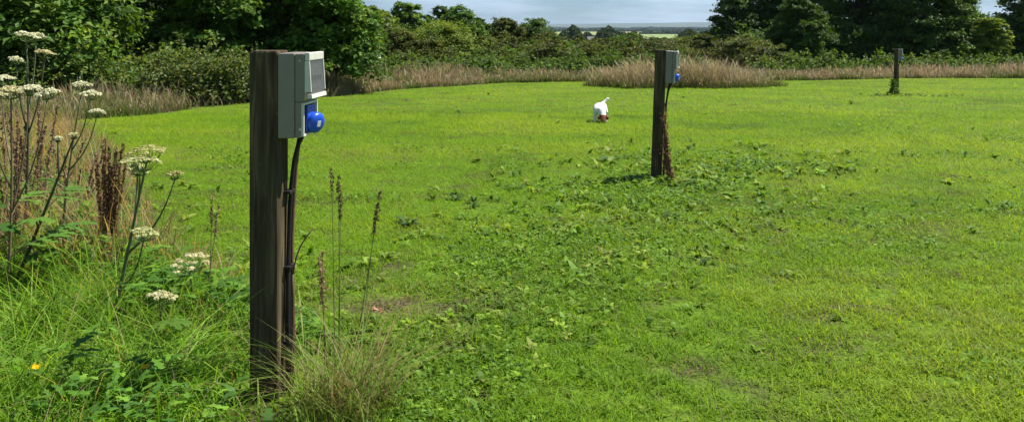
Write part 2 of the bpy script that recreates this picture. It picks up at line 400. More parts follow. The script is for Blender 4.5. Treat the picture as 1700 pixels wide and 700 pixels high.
# larger dock leaves near the middle post, its right-hand patch and the far post
cl = [(1.7, 8.2, 0.8, 0.5, 26), (2.55, 8.6, 0.45, 0.35, 22), (1.0, 7.2, 0.7, 0.4, 12), (10.1, 21.3, 0.55, 0.2, 22), (9.4, 21.1, 0.5, 0.2, 9), (10.9, 21.2, 0.5, 0.2, 9), (0.4, 6.2, 0.8, 0.5, 10), (-0.5, 4.9, 0.5, 0.4, 12), (5.6, 12.6, 0.5, 0.2, 6), (4.9, 9.2, 0.25, 0.12, 5), (3.4, 6.3, 0.3, 0.15, 4), (1.9, 10.6, 0.8, 0.4, 8)]
for (cx, cy, sx, sy, n) in cl:
    x = rng.normal(cx, sx, n); y = rng.normal(cy, sy, n); k = on_lawn(x, y); x, y = x[k], y[k]
    rosettes(x, y, 7, rng.uniform(0.075, 0.145, len(x)), 0.30, [(0.085, 0.18, 0.02), (0.14, 0.25, 0.03), (0.22, 0.31, 0.035), (0.07, 0.14, 0.03)], (0.4, 0.95))
# clover
x, y = frustum_pts(170000, 2.0, 12, 1.2); k = on_lawn(x, y) & (rng.random(len(x)) < np.clip(1.3 * (vnoise(x, y, 0.6, 61, 2) - 0.60) + 0.55 * weediness(x, y), 0, 1)); x, y = x[k], y[k]
k = ((x + 0.60) / 0.34) ** 2 + ((y - 3.85) / 0.2) ** 2 > rng.uniform(0.6, 1.4, len(x)); x, y = x[k], y[k]
N = len(x); nr = rng.normal(0, 0.45, (N, 3)); nr[:, 2] = 1
leaves(mb, np.stack([x, y, gz(x, y) + rng.uniform(0.01, 0.055, N)], 1), nr, rng.uniform(0.012, 0.024, N) * np.clip(y / 4, 1, 1.8), pick([(0.11, 0.22, 0.018), (0.16, 0.28, 0.025), (0.08, 0.17, 0.018)], N), 0.9)
tag(mb.build('lawn_weeds', M_leaf), 'low broad-leaved weeds and clover spreading through the mown grass', 'weeds', kind='stuff')

# ------------------------------------------------------------------ long weedy growth at the left
mb = MB()
def left_growth(n, d0, d1, pw=1.0, inset=0.0):
    u = rng.random(n); q = 2 - pw
    d = (d0 ** q + u * (d1 ** q - d0 ** q)) ** (1 / q)
    le = left_edge(d) - inset; lo = -0.72 * d - 0.5
    x = lo + (le - lo) * rng.random(n)
    keep = (le - lo > 0) & ~((x < -0.78) & (x > -0.98) & (d > 2.76) & (d < 2.99))
    return x[keep], d[keep]
x, y = left_growth(52000, 1.7, 11); N = len(x); foot = (1 - 0.62 * np.exp(-((x + 0.78) / 0.24) ** 4 - ((y - 2.45) / 0.55) ** 4)) * np.where(left_edge(y) - x > 0.8, 1.28, 1.0)
e = np.clip((left_edge(y) - x) / 0.5, 0.25, 1); lump = vnoise(x, y, 0.45, 71, 2)
h = rng.gamma(7, 0.032, N) * e * foot * (0.55 + 0.9 * lump)
dead = rng.random(N) < 0.10 + 0.30 * np.clip((y - 4) / 4, 0, 1)
c = pick([(0.095, 0.235, 0.010), (0.15, 0.31, 0.014), (0.23, 0.37, 0.035), (0.07, 0.16, 0.010)], N)
c[dead] = pick([(0.33, 0.25, 0.13), (0.24, 0.16, 0.09), (0.40, 0.33, 0.19)], dead.sum())
strips(mb, np.stack([x, y, gz(x, y)], 1), h, rng.uniform(0, 6.283, N), rng.uniform(0.25, 1.3, N), rng.uniform(0.05, 0.7, N), rng.uniform(0.003, 0.008, N) * np.clip(y / 4, 0.8, 1.6), 4, c)
x, y = left_growth(26000, 4.0, 10.5, 0.6); k = rng.random(len(x)) < np.clip((vnoise(x, y, 0.7, 77, 2) - 0.30) * 2.2, 0.05, 1); x, y = x[k], y[k]; N = len(x)
strips(mb, np.stack([x, y, gz(x, y)], 1), rng.uniform(0.25, 0.70, N) * np.clip((left_edge(y) - x) / 0.4, 0.35, 1), rng.uniform(0, 6.283, N), rng.uniform(0.1, 0.8, N), rng.uniform(0, 0.5, N), rng.uniform(0.004, 0.009, N), 4,
       pick([(0.36, 0.25, 0.16), (0.30, 0.20, 0.13), (0.42, 0.34, 0.21), (0.26, 0.24, 0.10), (0.22, 0.13, 0.09)], N))
# arching pale clump in the corner
for (px, d, n, hh) in ((90, 3.35, 260, 0.42), (40, 2.75, 200, 0.38), (250, 2.9, 260, 0.34), (160, 2.6, 220, 0.30), (285, 2.75, 200, 0.28), (20, 3.9, 200, 0.40), (200, 3.5, 160, 0.34)):
    b = G(px, d); x = rng.normal(b[0], 0.12, n); y = rng.normal(d, 0.12, n)
    strips(mb, np.stack([x, y, gz(x, y)], 1), rng.uniform(0.6, 1.2, n) * hh, rng.uniform(0, 6.283, n), rng.uniform(0.5, 1.5, n), rng.uniform(0.35, 0.9, n), rng.uniform(0.004, 0.010, n), 6,
           pick([(0.16, 0.33, 0.02), (0.24, 0.40, 0.05), (0.31, 0.43, 0.09), (0.10, 0.24, 0.012)], n))
tag(mb.build('long_grass', M_grass), 'long unmown green and straw grass arching at the left of the near post', 'grass', kind='stuff')

# broad leaves of nettle and hogweed in the long growth
mb = MB()
x, y = left_growth(3000, 1.9, 8.5, 1.0, 0.1); k = vnoise(x, y, 0.6, 83, 2) > 0.40 + 0.03 * (y < 3.3); x, y = x[k], y[k]; N = len(x)
z0 = gz(x, y) + rng.uniform(0.02, 0.26, N) * np.clip((left_edge(y) - x) / 0.6, 0.15, 1)
rep = np.repeat(np.arange(N), 4); n = len(rep); L_ = rng.uniform(0.05, 0.13, n) * np.clip(y[rep] / 4.2, 0.45, 1); ris = rng.uniform(0.1, 0.7, n)
strips(mb, np.stack([x[rep], y[rep], z0[rep]], 1) + rng.normal(0, 0.015, (n, 3)), L_ * ris, rng.uniform(0, 6.283, n), np.sqrt(1 - ris ** 2) / ris, rng.uniform(0.2, 0.9, n), L_ * rng.uniform(0.35, 0.6, n), 6,
       pick([(0.065, 0.165, 0.018), (0.10, 0.225, 0.020), (0.155, 0.29, 0.03), (0.055, 0.13, 0.03)], n), 'lobed', twist=0.5)
tag(mb.build('broadleaf_undergrowth', M_leaf), 'dark green nettle and hogweed leaves filling the long grass at the left', 'undergrowth', kind='stuff')

# ------------------------------------------------------------------ dry verge round the far lawn
mb = MB()
def verge_pts(n):
    # points just beyond the lawn along its left and far edges
    xs = np.array([-7.6, -7.4, -5.8, -4.6, -2.9, 0, 2.8, 11, 15.9, 21, 27]); ys = np.array([11.5, 13.6, 18.5, 21.2, 25.5, 29.6, 30.7, 31.7, 33.7, 34.2, 34.8])
    seg = np.hypot(np.diff(xs), np.diff(ys)); cs = np.concatenate([[0], np.cumsum(seg)])
    s = rng.random(n) * cs[-1]; x = np.interp(s, cs, xs); y = np.interp(s, cs, ys)
    dep = rng.random(n) ** 1.3
    i = np.clip(np.searchsorted(cs, s) - 1, 0, len(seg) - 1); tx, ty = np.diff(xs)[i] / seg[i], np.diff(ys)[i] / seg[i]
    width = np.interp(x, [-8, -5, 0, 10, 27], [1.6, 2.2, 2.6, 2.4, 2.6])
    return x - ty * dep * width, y + tx * dep * width, dep
PINK = [(0.31, 0.225, 0.15), (0.37, 0.29, 0.195), (0.27, 0.19, 0.13), (0.44, 0.37, 0.24), (0.27, 0.25, 0.11)]
x, y, dep = verge_pts(105000); k = ~((x > -7.2) & (x < -5.2) & (y > 16.6) & (y < 19.8) & (rng.random(len(x)) < 0.93)); x, y, dep = x[k], y[k], dep[k]; N = len(x)
lump = vnoise(x, y, 1.1, 91, 2)
tall = np.interp(x, [-8, -4.5, -2, 0.5, 9, 14, 18, 22], [0.70, 0.72, 0.62, 0.50, 0.48, 0.48, 0.60, 0.72])
h = tall * (0.30 + 1.15 * lump) * rng.uniform(0.25, 1.12, N) * (0.55 + 0.45 * np.clip(dep * 4, 0, 1))
gr = rng.random(N) < 0.22 + 0.5 * (vnoise(x, y, 1.7, 95, 2) > 0.56) + 0.35 * (h < 0.25)
c = pick(PINK, N); c[gr] = pick([(0.10, 0.16, 0.02), (0.15, 0.20, 0.03), (0.08, 0.13, 0.02)], gr.sum())
strips(mb, np.stack([x, y, gz(x, y)], 1), h, rng.uniform(0, 6.283, N), rng.uniform(0.1, 0.8, N), rng.uniform(0, 0.4, N), rng.uniform(0.010, 0.020, N) * np.clip(y / 24, 0.6, 1.25), 3, c)
k = rng.random(N) < 0.12; n = k.sum()
strips(mb, np.stack([x, y, gz(x, y)], 1)[k], h[k] * 1.12, rng.uniform(0, 6.283, n), rng.uniform(0.05, 0.4, n), rng.uniform(0, 0.2, n), rng.uniform(0.018, 0.034, n) * np.clip(y[k] / 24, 0.55, 1.2), 7, pick(PINK, n), 'head')
tag(mb.build('verge_grass', M_dry), 'dry pinkish brown seeding grass standing along the far edge of the lawn', 'grass', kind='stuff')

def grass_island(name, label, cen, n, hmax, pal, green, wid, segs=4, heads=0.4, lean=(0.05, 0.5)):
    mb = MB()
    r = np.sqrt(rng.random(n)); a = rng.uniform(0, 6.283, n)
    ro = r * (0.72 + 0.55 * vnoise(np.cos(a) * 2 + 9, np.sin(a) * 2 + 9, 0.8, 19, 3)); x = cen[0] + ro * np.cos(a) * cen[2]; y = cen[1] + ro * np.sin(a) * cen[3]
    hh = hmax * (1 - 0.80 * r ** 5) * (0.6 + 0.6 * vnoise(x, y, 0.9, 13, 2)) * rng.uniform(0.4, 1.1, n)
    c = pick(pal, n); g = (rng.random(n) < 0.35 + 0.3 * (r > 0.85)) | (hh < hmax * 0.3); c[g] = pick(green, g.sum())
    strips(mb, np.stack([x, y, gz(x, y)], 1), hh, rng.uniform(0, 6.283, n), rng.uniform(*lean, n), rng.uniform(0, 0.35, n), rng.uniform(0.6, 1.2, n) * wid, segs, c)
    k = rng.random(n) < heads * 0.5
    strips(mb, np.stack([x, y, gz(x, y)], 1)[k], hh[k] * 1.1, rng.uniform(0, 6.283, k.sum()), rng.uniform(*lean, k.sum()), rng.uniform(0, 0.25, k.sum()), wid * 1.5, 7, pick(pal, k.sum()), 'head')
    b = (cen[0], cen[1], float(gz(cen[0], cen[1])))
    return tag(mb.build(name, M_dry, loc=b), label, 'grass clump')
grass_island('tall_grass_clump', 'big island of tall pinkish reed-like grass rising on the lawn behind the middle post', (5.45, 26.9, 3.1, 1.7), 17000, 1.05, PINK, [(0.10, 0.14, 0.02), (0.14, 0.18, 0.03)], 0.014, heads=0.25, lean=(0.1, 0.95))
grass_island('grass_tussock', 'ragged tussock of green and straw grass around the foot of the near post', (-0.55, 2.74, 0.18, 0.20), 620, 0.36, [(0.32, 0.25, 0.12), (0.22, 0.15, 0.06), (0.18, 0.10, 0.045), (0.16, 0.22, 0.03), (0.12, 0.19, 0.02)], [(0.10, 0.21, 0.02), (0.16, 0.27, 0.03), (0.22, 0.32, 0.05)], 0.0042, 6, 0.05, (0.3, 1.5))

# ------------------------------------------------------------------ brambles and nettles behind the verge
def bank(name, label, pts, wid, top, n, size, pal, cat='brambles', stem=True):
    """a bank of leafy cover whose crest follows pts (x, y) with height top"""
    mb = MB(); pts = np.asarray(pts, float)
    seg = np.hypot(*np.diff(pts, axis=0).T); cs = np.concatenate([[0], np.cumsum(seg)])
    s = rng.random(n) * cs[-1]; cx = np.interp(s, cs, pts[:, 0]); cy = np.interp(s, cs, pts[:, 1])
    a = rng.normal(0, 0.5, n).clip(-1, 1); x = cx + rng.normal(0, 0.2, n); y = cy + a * wid
    tt = np.interp(s, cs, np.linspace(top[0], top[1], len(cs)) if len(top) == 2 else top)
    mound = (0.30 + 1.15 * vnoise(x, y, 1.1, 17, 4)) * np.sqrt(np.clip(1 - (a * 0.95) ** 2, 0.05, 1))
    z = gz(x, y) + tt * mound * rng.random(n) ** 0.45
    nr = np.stack([rng.normal(0, .55, n), rng.normal(-0.25, .55, n), np.full(n, 0.8)], 1)
    leaves(mb, np.stack([x, y, z], 1), nr, rng.uniform(0.5, 1.6, n) * size, pick(pal, n, 0.28), 0.7)
    if stem:
        for _ in range(170):
            i = rng.integers(n); p = np.array([x[i], y[i], gz(x[i], y[i])]); hgt = tt[i] * mound[i] * 1.1
            az = rng.uniform(0, 6.283); t = np.linspace(0, 1, 6)[:, None]
            q = p + np.concatenate([np.cos(az) * t * hgt * .7, np.sin(az) * t * hgt * .7, hgt * (2.2 * t - 1.05 * t * t)], 1)
            mb.tube(q, np.linspace(0.008, 0.003, 6), (0.10, 0.07, 0.04), 4)
            k = rng.integers(14, 34); f = rng.uniform(0.3, 1, k); lp = np.stack([np.interp(f, t[:, 0], q[:, j]) for j in range(3)], 1) + rng.normal(0, size * 0.8, (k, 3))
            leaves(mb, lp, np.array([0, -0.2, 0.7]) + rng.normal(0, .6, (k, 3)), rng.uniform(0.7, 1.7, k) * size, pick(pal, k, 0.2), 0.62)
    return tag(mb.build(name, M_leaf), label, cat, kind='stuff')
bank('brambles', 'bank of tangled brambles and nettles below the trees at the left', [(-14.5, 14.5), (-11, 15.2), (-8.6, 16.6), (-7.2, 19), (-5.9, 21.5)], 1.5, (1.35, 1.3, 1.25, 1.0, 0.8), 42000, 0.085,
     [(0.06, 0.125, 0.02), (0.11, 0.19, 0.025), (0.17, 0.245, 0.04), (0.21, 0.235, 0.07), (0.07, 0.13, 0.035)])
bank('brambles', 'low green bramble patch at the lawn edge left of the near post', [(-7.5, 16.9), (-6.9, 17.6), (-6.2, 18.6), (-5.7, 19.8)], 0.8, (0.7, 1.05, 1.0, 0.6), 12000, 0.07, [(0.06, 0.11, 0.02), (0.12, 0.17, 0.04), (0.17, 0.19, 0.07)])
bank('nettles', 'band of low bright green nettles between the dry verge and the scrub', [(-7, 27), (-3.5, 30), (0, 33.5), (4, 34.5), (8, 35)], 1.8, (0.95, 0.85, 0.8, 0.85, 0.85), 30000, 0.12,
     [(0.06, 0.13, 0.02), (0.10, 0.17, 0.025), (0.13, 0.19, 0.03), (0.07, 0.115, 0.025)], 'nettles')
bank('nettles', 'strip of green nettles under the dark trees at the right', [(11, 37), (17, 38.5), (22, 39), (30, 40)], 1.4, (0.7, 0.75, 0.8, 0.9), 16000, 0.13,
     [(0.06, 0.13, 0.02), (0.10, 0.17, 0.025), (0.13, 0.18, 0.03)], 'nettles')

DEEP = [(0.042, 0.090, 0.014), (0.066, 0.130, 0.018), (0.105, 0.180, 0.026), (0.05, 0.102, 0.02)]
MID = [(0.070, 0.15, 0.016), (0.115, 0.21, 0.022), (0.165, 0.26, 0.034), (0.062, 0.13, 0.022)]
OLIVE = [(0.078, 0.105, 0.018), (0.112, 0.140, 0.024), (0.14, 0.165, 0.030), (0.070, 0.085, 0.022)]
LIGHT = [(0.12, 0.19, 0.022), (0.17, 0.24, 0.03), (0.20, 0.26, 0.04)]
bank('wood_undergrowth', 'dark shrubs filling the floor of the wood at the left', [(-17, 21), (-12, 23), (-7, 26), (-4.6, 27)], 1.6, (2.2, 2.6, 2.6, 1.8), 26000, 0.14, DEEP, 'undergrowth')
bank('wood_undergrowth', 'dark shrubs filling the floor of the right-hand wood', [(13.5, 50), (20, 49), (27, 51), (38, 54)], 2.0, (2.0, 2.6, 2.4, 2.4), 30000, 0.19, DEEP, 'undergrowth')
# ------------------------------------------------------------------ trees
def crown_mesh(cx, cy, z0, z1, rx, ry, n, size, pal, lobes=14, shape=1.0, flat=0.45, low=1.0, lob=1.0):
    """leaf clumps over a set of lobes: uneven outline, gaps between the lobes"""
    mb = MB(); H = z1 - z0; ctrs = []
    for k in range(lobes):
        t = ((k + rng.random()) / lobes) ** low; zz = z0 + H * (0.06 + 0.86 * t)
        rr = math.sin(math.pi * min(1, (0.22 + 0.78 * t) ** shape) * 0.97) ** 0.6
        a = k * 2.399 + rng.normal(0, .35); q = rr * math.sqrt(rng.uniform(0.15, 1)) * 0.74
        lr = lob * rng.uniform(0.30, 0.46) * (0.55 + 0.45 * rr)
        ctrs.append((cx + math.cos(a) * q * rx, cy + math.sin(a) * q * ry, zz, lr * rx, lr * ry, min(lr * rx * 0.8, H * 0.3)))
    per = n // lobes
    for (lx, ly, lz, ra, rb, rc) in ctrs:
        nc = max(8, int(per / 42)); v = rng.normal(size=(nc, 3)); v /= np.linalg.norm(v, axis=1)[:, None]
        v[:, 2] = np.where(v[:, 2] < -0.5, -v[:, 2], v[:, 2])
        q = v * rng.uniform(0.72, 1.12, (nc, 1)); pc = np.array([lx, ly, lz]) + q * np.array([ra, rb, rc])
        shade = pick(pal, nc, 0.14); i = rng.integers(0, nc, per)
        cr = min(ra, rb) * 0.30
        off = rng.normal(size=(per, 3)) * np.array([cr, cr, cr * flat]) * 0.62
        p = pc[i] + off
        nr = v[i] * 0.55 + rng.normal(0, 0.42, (per, 3)) + np.array([0, 0, 0.75])
        p[:, 2] = np.maximum(p[:, 2], gz(p[:, 0], p[:, 1]) + 0.05)
        leaves(mb, p, nr, rng.uniform(0.65, 1.35, per) * size, np.clip(shade[i] * (1 + rng.normal(0, 0.13, (per, 1))), 0.004, .6), 0.62)
    return mb, ctrs

def tree(name, label, px, d, h, r, n, size, pal, skirt=0.12, lobes=24, shape=0.65, cat='tree', group=None, ry=None, tr=None, low=1.35, lob=1.0):
    b = G(px, d)
    root = thing(name, label, cat, b, 0, group)
    mb, ctrs = crown_mesh(b[0], b[1], b[2] + h * skirt, b[2] + h, r, ry or r, int(n * 1.6), size, pal, lobes, shape, low=low, lob=lob)
    tm = MB(); r0 = tr or max(0.03, h * 0.026)
    bend = rng.normal(0, 0.03 * h, 2); t = np.linspace(0, 1, 7)[:, None]
    spine = b + np.concatenate([bend[0] * t ** 2, bend[1] * t ** 2, t * h * 0.86 - 0.05], 1)
    tm.tube(spine, np.linspace(r0, r0 * 0.18, 7) * np.array([1.25, 1, 1, 1, 1, 1, 1]), (1, 1, 1), 8)
    for (lx, ly, lz, *_) in ctrs:
        f = np.clip((lz - b[2]) / h * 0.72, 0.12, 0.8); p0 = b + np.array([bend[0] * f ** 2, bend[1] * f ** 2, f * h * 0.86])
        p2 = np.array([lx, ly, lz]); p1 = (p0 + p2) / 2 + np.array([0, 0, -0.04 * h])
        tt = np.linspace(0, 1, 5)[:, None]; q = (1 - tt) ** 2 * p0 + 2 * tt * (1 - tt) * p1 + tt ** 2 * p2
        tm.tube(q, np.linspace(r0 * 0.42, r0 * 0.08, 5), (1, 1, 1), 5)
    o = mb.build('crown', M_treeleaf, root, loc=None); o.location = -Vector(b)
    o = tm.build('trunk', M_bark, root, smooth=True); o.location = -Vector(b)
    return root

# wood on the left
LG = 'trees of the wood at the left'
tree('broadleaf_tree', 'yellow green leafy tree at the left end of the wood, above the tallest white umbels', 15, 17.5, 6.5, 2.5, 26000, 0.15, MID, 0.05, group=LG)
tree('broadleaf_tree', 'narrow dark tree with drooping grey green leaves, second in the wood from the left', 135, 19.5, 7, 1.7, 20000, 0.14, DEEP, 0.06, group=LG)
tree('broadleaf_tree', 'leafy young tree with sunlit top over the brambles, just left of the near post', 335, 20.5, 3.9, 1.5, 20000, 0.14, MID, 0.08, group=LG)
tree('broadleaf_tree', 'big bright leaved tree closing the wood, right behind the electrical box of the near post', 520, 22.5, 8.5, 1.9, 34000, 0.15, MID, 0.03, 30, group=LG)
tree('broadleaf_tree', 'tall shaded tree deep in the wood, dark gap beneath it above the brambles', 235, 25, 9.5, 3.1, 26000, 0.17, DEEP, 0.16, group=LG)
tree('broadleaf_tree', 'tall dark tree filling the wood between the young lit tree and the big bright one', 430, 25.5, 9.5, 2.4, 26000, 0.17, DEEP, 0.05, group=LG)
tree('broadleaf_tree', 'dark tree at the back of the wood behind the yellow green end tree', 30, 24, 9, 3.4, 22000, 0.17, DEEP, 0.05, group=LG)
# trees beyond the scrub in the middle
MG = 'trees beyond the scrub in the middle'
def mid(label, px, d, top, rp, pal, n=9000, size=0.16, shape=0.7, name='hedgerow_tree', lobes=18, skirt=0.05):
    z = CAM_H - (top - 45) / 1370 * d; b = G(px, d)
    tree(name, label, px, d, z - b[2] + 0.15, 1.25 * rp / 1370 * d, n, size, pal, skirt, lobes, shape, group=MG, low=1.0, lob=1.3)
mid('round yellow green tree touching the right edge of the big bright tree', 625, 48, 18, 40, LIGHT, 12000)
mid('pointed pale green tree with a bird-like tuft at its tip', 676, 52, 12, 36, MID, 10000, 0.17, 0.75)
mid('thin dark spire-like conifer beside the twin-topped tree', 712, 56, 22, 11, DEEP, 5000, 0.15, 0.6, 'conifer')
mid('tallest twin-topped dark tree on the middle skyline', 737, 58, 13, 25, DEEP, 9000, 0.17, 0.9)
mid('broad domed green tree right of the twin-topped dark one', 768, 55, 20, 36, MID, 11000)
mid('small dark topped tree ending the middle row at the right', 795, 57, 30, 17, DEEP, 6000)
mid('low grey green willow on the skyline below the middle row', 838, 60, 35, 34, OLIVE, 9000, 0.16)
mid('low dark willow on the skyline left of the far dark wood', 885, 64, 40, 36, DEEP, 9000, 0.17)
mid('spreading yellow olive willow low in front of the domed tree', 740, 44, 52, 60, LIGHT, 12000, 0.14)
mid('dull olive willow low in front of the round yellow green tree', 655, 42, 58, 42, OLIVE, 9000, 0.14)

# willow scrub: reads as one olive mass
mb = MB()
for row, (n, d0, d1) in enumerate(((30, 39, 46), (34, 46, 58), (30, 58, 80))):
    for k in range(n):
        d = rng.uniform(d0, d1); px = rng.uniform(600, 1290)
        top = np.interp(px, [600, 720, 800, 900, 1000, 1100, 1180, 1290], ([66, 68, 72, 74, 74, 70, 66, 66], [50, 54, 60, 72, 76, 73, 66, 62], [34, 36, 44, 58, 70, 68, 60, 60])[row]) + rng.normal(1, 4)
        z1 = CAM_H - (top - 45) / 1370 * d; b = G(px, d); rr = rng.uniform(1.2, 2.4)
        m2, _ = crown_mesh(b[0], b[1], b[2] + 0.1, max(z1, b[2] + 0.8), rr, rr, 3200, 0.13, [OLIVE, OLIVE, MID, OLIVE, [(0.06, 0.085, 0.02), (0.10, 0.105, 0.035), (0.10, 0.12, 0.04)]][rng.integers(5)], 9, 0.6)
        off = mb.n
        mb.V += m2.V; mb.C += m2.C; mb.F += [(f + off, m) for f, m in m2.F]; mb.n += m2.n
tag(mb.build('scrub', M_treeleaf), 'low olive willow scrub spreading behind the lawn in the middle distance', 'scrub', kind='stuff')

# trees on the right
RG = 'big trees at the right'
def rt(label, px, d, h, r, n, pal, size=0.19, skirt=0.0, lobes=30, shape=0.55):
    tree('oak_tree', label, px, d, h, r, n, size, pal, skirt, lobes, shape, group=RG)
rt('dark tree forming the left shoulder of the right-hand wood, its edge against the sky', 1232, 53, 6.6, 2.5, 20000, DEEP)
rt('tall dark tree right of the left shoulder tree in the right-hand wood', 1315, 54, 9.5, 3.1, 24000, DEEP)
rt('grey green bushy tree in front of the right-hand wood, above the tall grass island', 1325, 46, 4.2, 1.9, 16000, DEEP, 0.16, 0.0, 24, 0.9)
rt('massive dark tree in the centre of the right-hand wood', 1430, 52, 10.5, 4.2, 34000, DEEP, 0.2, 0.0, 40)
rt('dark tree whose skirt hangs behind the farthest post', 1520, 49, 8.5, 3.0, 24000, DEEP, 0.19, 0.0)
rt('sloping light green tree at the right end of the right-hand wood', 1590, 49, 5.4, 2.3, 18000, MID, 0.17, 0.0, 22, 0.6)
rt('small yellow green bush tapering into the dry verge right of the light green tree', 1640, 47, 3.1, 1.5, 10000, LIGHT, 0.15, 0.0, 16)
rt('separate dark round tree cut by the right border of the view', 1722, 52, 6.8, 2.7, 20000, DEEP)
for i, (px, d, top, rp, lab) in enumerate(((1175, 43, 58, 44, 'olive bush between the middle post and the right-hand wood'), (1228, 42, 66, 34, 'smaller olive bush close against the foot of the right-hand wood'), (1285, 45, 86, 30, 'low dark bush under the grey green tree of the right-hand wood'))):
    z = CAM_H - (top - 45) / 1370 * d; b = G(px, d)
    tree('willow_bush', lab, px, d, z - b[2], rp / 1370 * d, 9000, 0.13, OLIVE if i < 2 else DEEP, 0.0, 16, 0.7, 'bush', 'bushes at the foot of the right-hand wood')

# ------------------------------------------------------------------ far country
def farwood(label, px0, px1, d, top, n, pal):
    mb = MB(); t = rng.random(n); ph = rng.uniform(0, 50); w = (px1 - px0) / 1370 * d
    prof = np.clip(np.sin(np.pi * np.clip(t, 0.01, 0.99)), 0, 1) ** 0.3 * (0.25 + 1.2 * vnoise(t * w + ph, t * 0, 7, 27, 3))
    dep = rng.normal(0, 5, n); x = ((px0 + (px1 - px0) * t) - 850) / 1370 * d; y = d + dep
    b = G((px0 + px1) / 2, d); H = CAM_H - (top - 45) / 1370 * d - b[2]
    z = gz(x, y) + H * prof * rng.random(n) ** 0.6 * np.sqrt(np.clip(1 - (dep / 14) ** 2, 0.1, 1))
    nr = rng.normal(0, .7, (n, 3)); nr[:, 2] += .4
    leaves(mb, np.stack([x, y, z], 1), nr, rng.uniform(0.7, 1.3, n) * d * 0.0030, pick(pal, n), 0.9)
    return mb, b
FAR = [(0.020, 0.040, 0.014), (0.028, 0.052, 0.016), (0.036, 0.062, 0.018)]
for (lab, a, b_, d, top) in (('dark rounded copse on the skyline left of the far cottage', 893, 968, 260, 36), ('small dark copse on the skyline just left of the far cottage', 966, 984, 420, 43.5),
                             ('long dark wood on the skyline right of the far cottage', 988, 1066, 330, 38), ('low dark trees on the skyline against the left edge of the right-hand wood', 1125, 1200, 360, 43),
                             ('dark flat wood on the skyline behind the low willows', 790, 900, 340, 38)):
    mb, b = farwood(lab, a, b_, d, top, 9000, FAR)
    tag(mb.build('far_copse', M_treeleaf), lab, 'wood', kind='stuff')
mb = MB()      # hedges across the plain
for (px0, px1, d, hgt) in ((1040, 1200, 520, 3.0), (880, 1010, 640, 3.2), (1050, 1230, 1100, 4), (860, 1240, 1700, 5), (840, 1260, 2600, 6), (700, 1260, 3600, 8)):
    n = 5000; t = rng.random(n); px = px0 + (px1 - px0) * t; dd = d + rng.normal(0, d * 0.004, n) + 18 * np.sin(t * 7)
    x = (px - 850) / 1370 * dd; z = gz(x, dd) + hgt * (0.4 + 1.0 * vnoise(t * 60, t * 0, 3, 3, 2)) * rng.random(n)
    nr = rng.normal(0, .6, (n, 3)); nr[:, 2] += .6
    leaves(mb, np.stack([x, dd, z], 1), nr, d * 0.0022, pick(FAR, n), 0.8)
tag(mb.build('far_hedges', M_treeleaf), 'thin dark hedges crossing the pale fields of the far plain', 'hedges', kind='stuff')
# far ridge
mb = MB(); xs = np.linspace(-6000, 6500, 160); prof = 26 + 30 * vnoise(xs, xs * 0, 1500, 7, 3) + 16 * np.exp(-((xs - 1900) / 1300) ** 2)
ybase = 7600 + 300 * vnoise(xs, xs * 0, 1800, 8, 2)
rows = [np.stack([xs, ybase - 500, np.full_like(xs, -9)], 1), np.stack([xs, ybase, prof * 0.62 - 9], 1), np.stack([xs, ybase + 350, prof - 9], 1), np.stack([xs, ybase + 900, np.full_like(xs, -9)], 1)]
n = len(xs); f = []
for r_ in range(3):
    for i in range(n - 1): f.append((r_ * n + i, r_ * n + i + 1, (r_ + 1) * n + i + 1, (r_ + 1) * n + i))
mb.add(np.concatenate(rows), np.array(f)); M_hill = plain_mat('hill_moor', (0.07, 0.09, 0.045), 0.95, 0.1, 0.2, 0.003)
tag(mb.build('hills', M_hill, smooth=True), 'low hazy ridge on the horizon beyond the plain', 'hills', kind='structure')
# cottage
b = G(987, 390); root = thing('cottage', 'tiny far cottage with pale walls between two copses on the skyline', 'cottage', b, R(8))
M_wall = plain_mat('pale_render', (0.36, 0.29, 0.24), 0.8, 0.2, 0.08, 1); M_roof = plain_mat('slate_roof', (0.12, 0.11, 0.11), 0.7, 0.3, 0.2, 2)
mb = MB(); mb.box(-3.4, 3.4, -2.5, 2.5, -0.2, 3.0)
mb.add([(-3.4,-2.5,3),(-3.4,2.5,3),(-3.4,0,5)], np.array([(0,1,2)])); mb.add([(3.4,-2.5,3),(3.4,2.5,3),(3.4,0,5)], np.array([(0,2,1)]))
mb.build('wall', M_wall, root)
mb = MB(); mb.add([(-3.6,-2.8,2.85),(3.6,-2.8,2.85),(3.6,0,5.15),(-3.6,0,5.15),(-3.6,2.8,2.85),(3.6,2.8,2.85)], np.array([(0,1,2,3),(3,2,5,4)]))
rf = mb.build('roof', M_roof, root); mb = MB(); mb.box(1.9, 2.6, -0.4, 0.4, 4.7, 7.2); mb.build('chimney', M_wall, rf)
for wx in (-2.1, 0.9): mb = MB(); mb.box(wx, wx + 1.0, -2.56, -2.503, 1.0, 2.1); mb.build('window', M_black, root)
mb = MB(); mb.box(-0.5, 0.4, -2.56, -2.503, 0, 2.0); mb.build('door', M_bluedark, root)
# white mast
b = G(1059, 300); root = thing('white_marker_post', 'tiny upright white post far off between the long wood and the pale field', 'post', b)
mb = MB(); mb.tube([(0, 0, -0.2), (0, 0, 7.0)], [0.24, 0.2], sides=10); mb.build('post', M_white, root); mb = MB(); mb.tube([(0, 0, 7.0), (0, 0, 7.25)], [0.3, 0.2], sides=10); mb.build('cap', M_white, root)
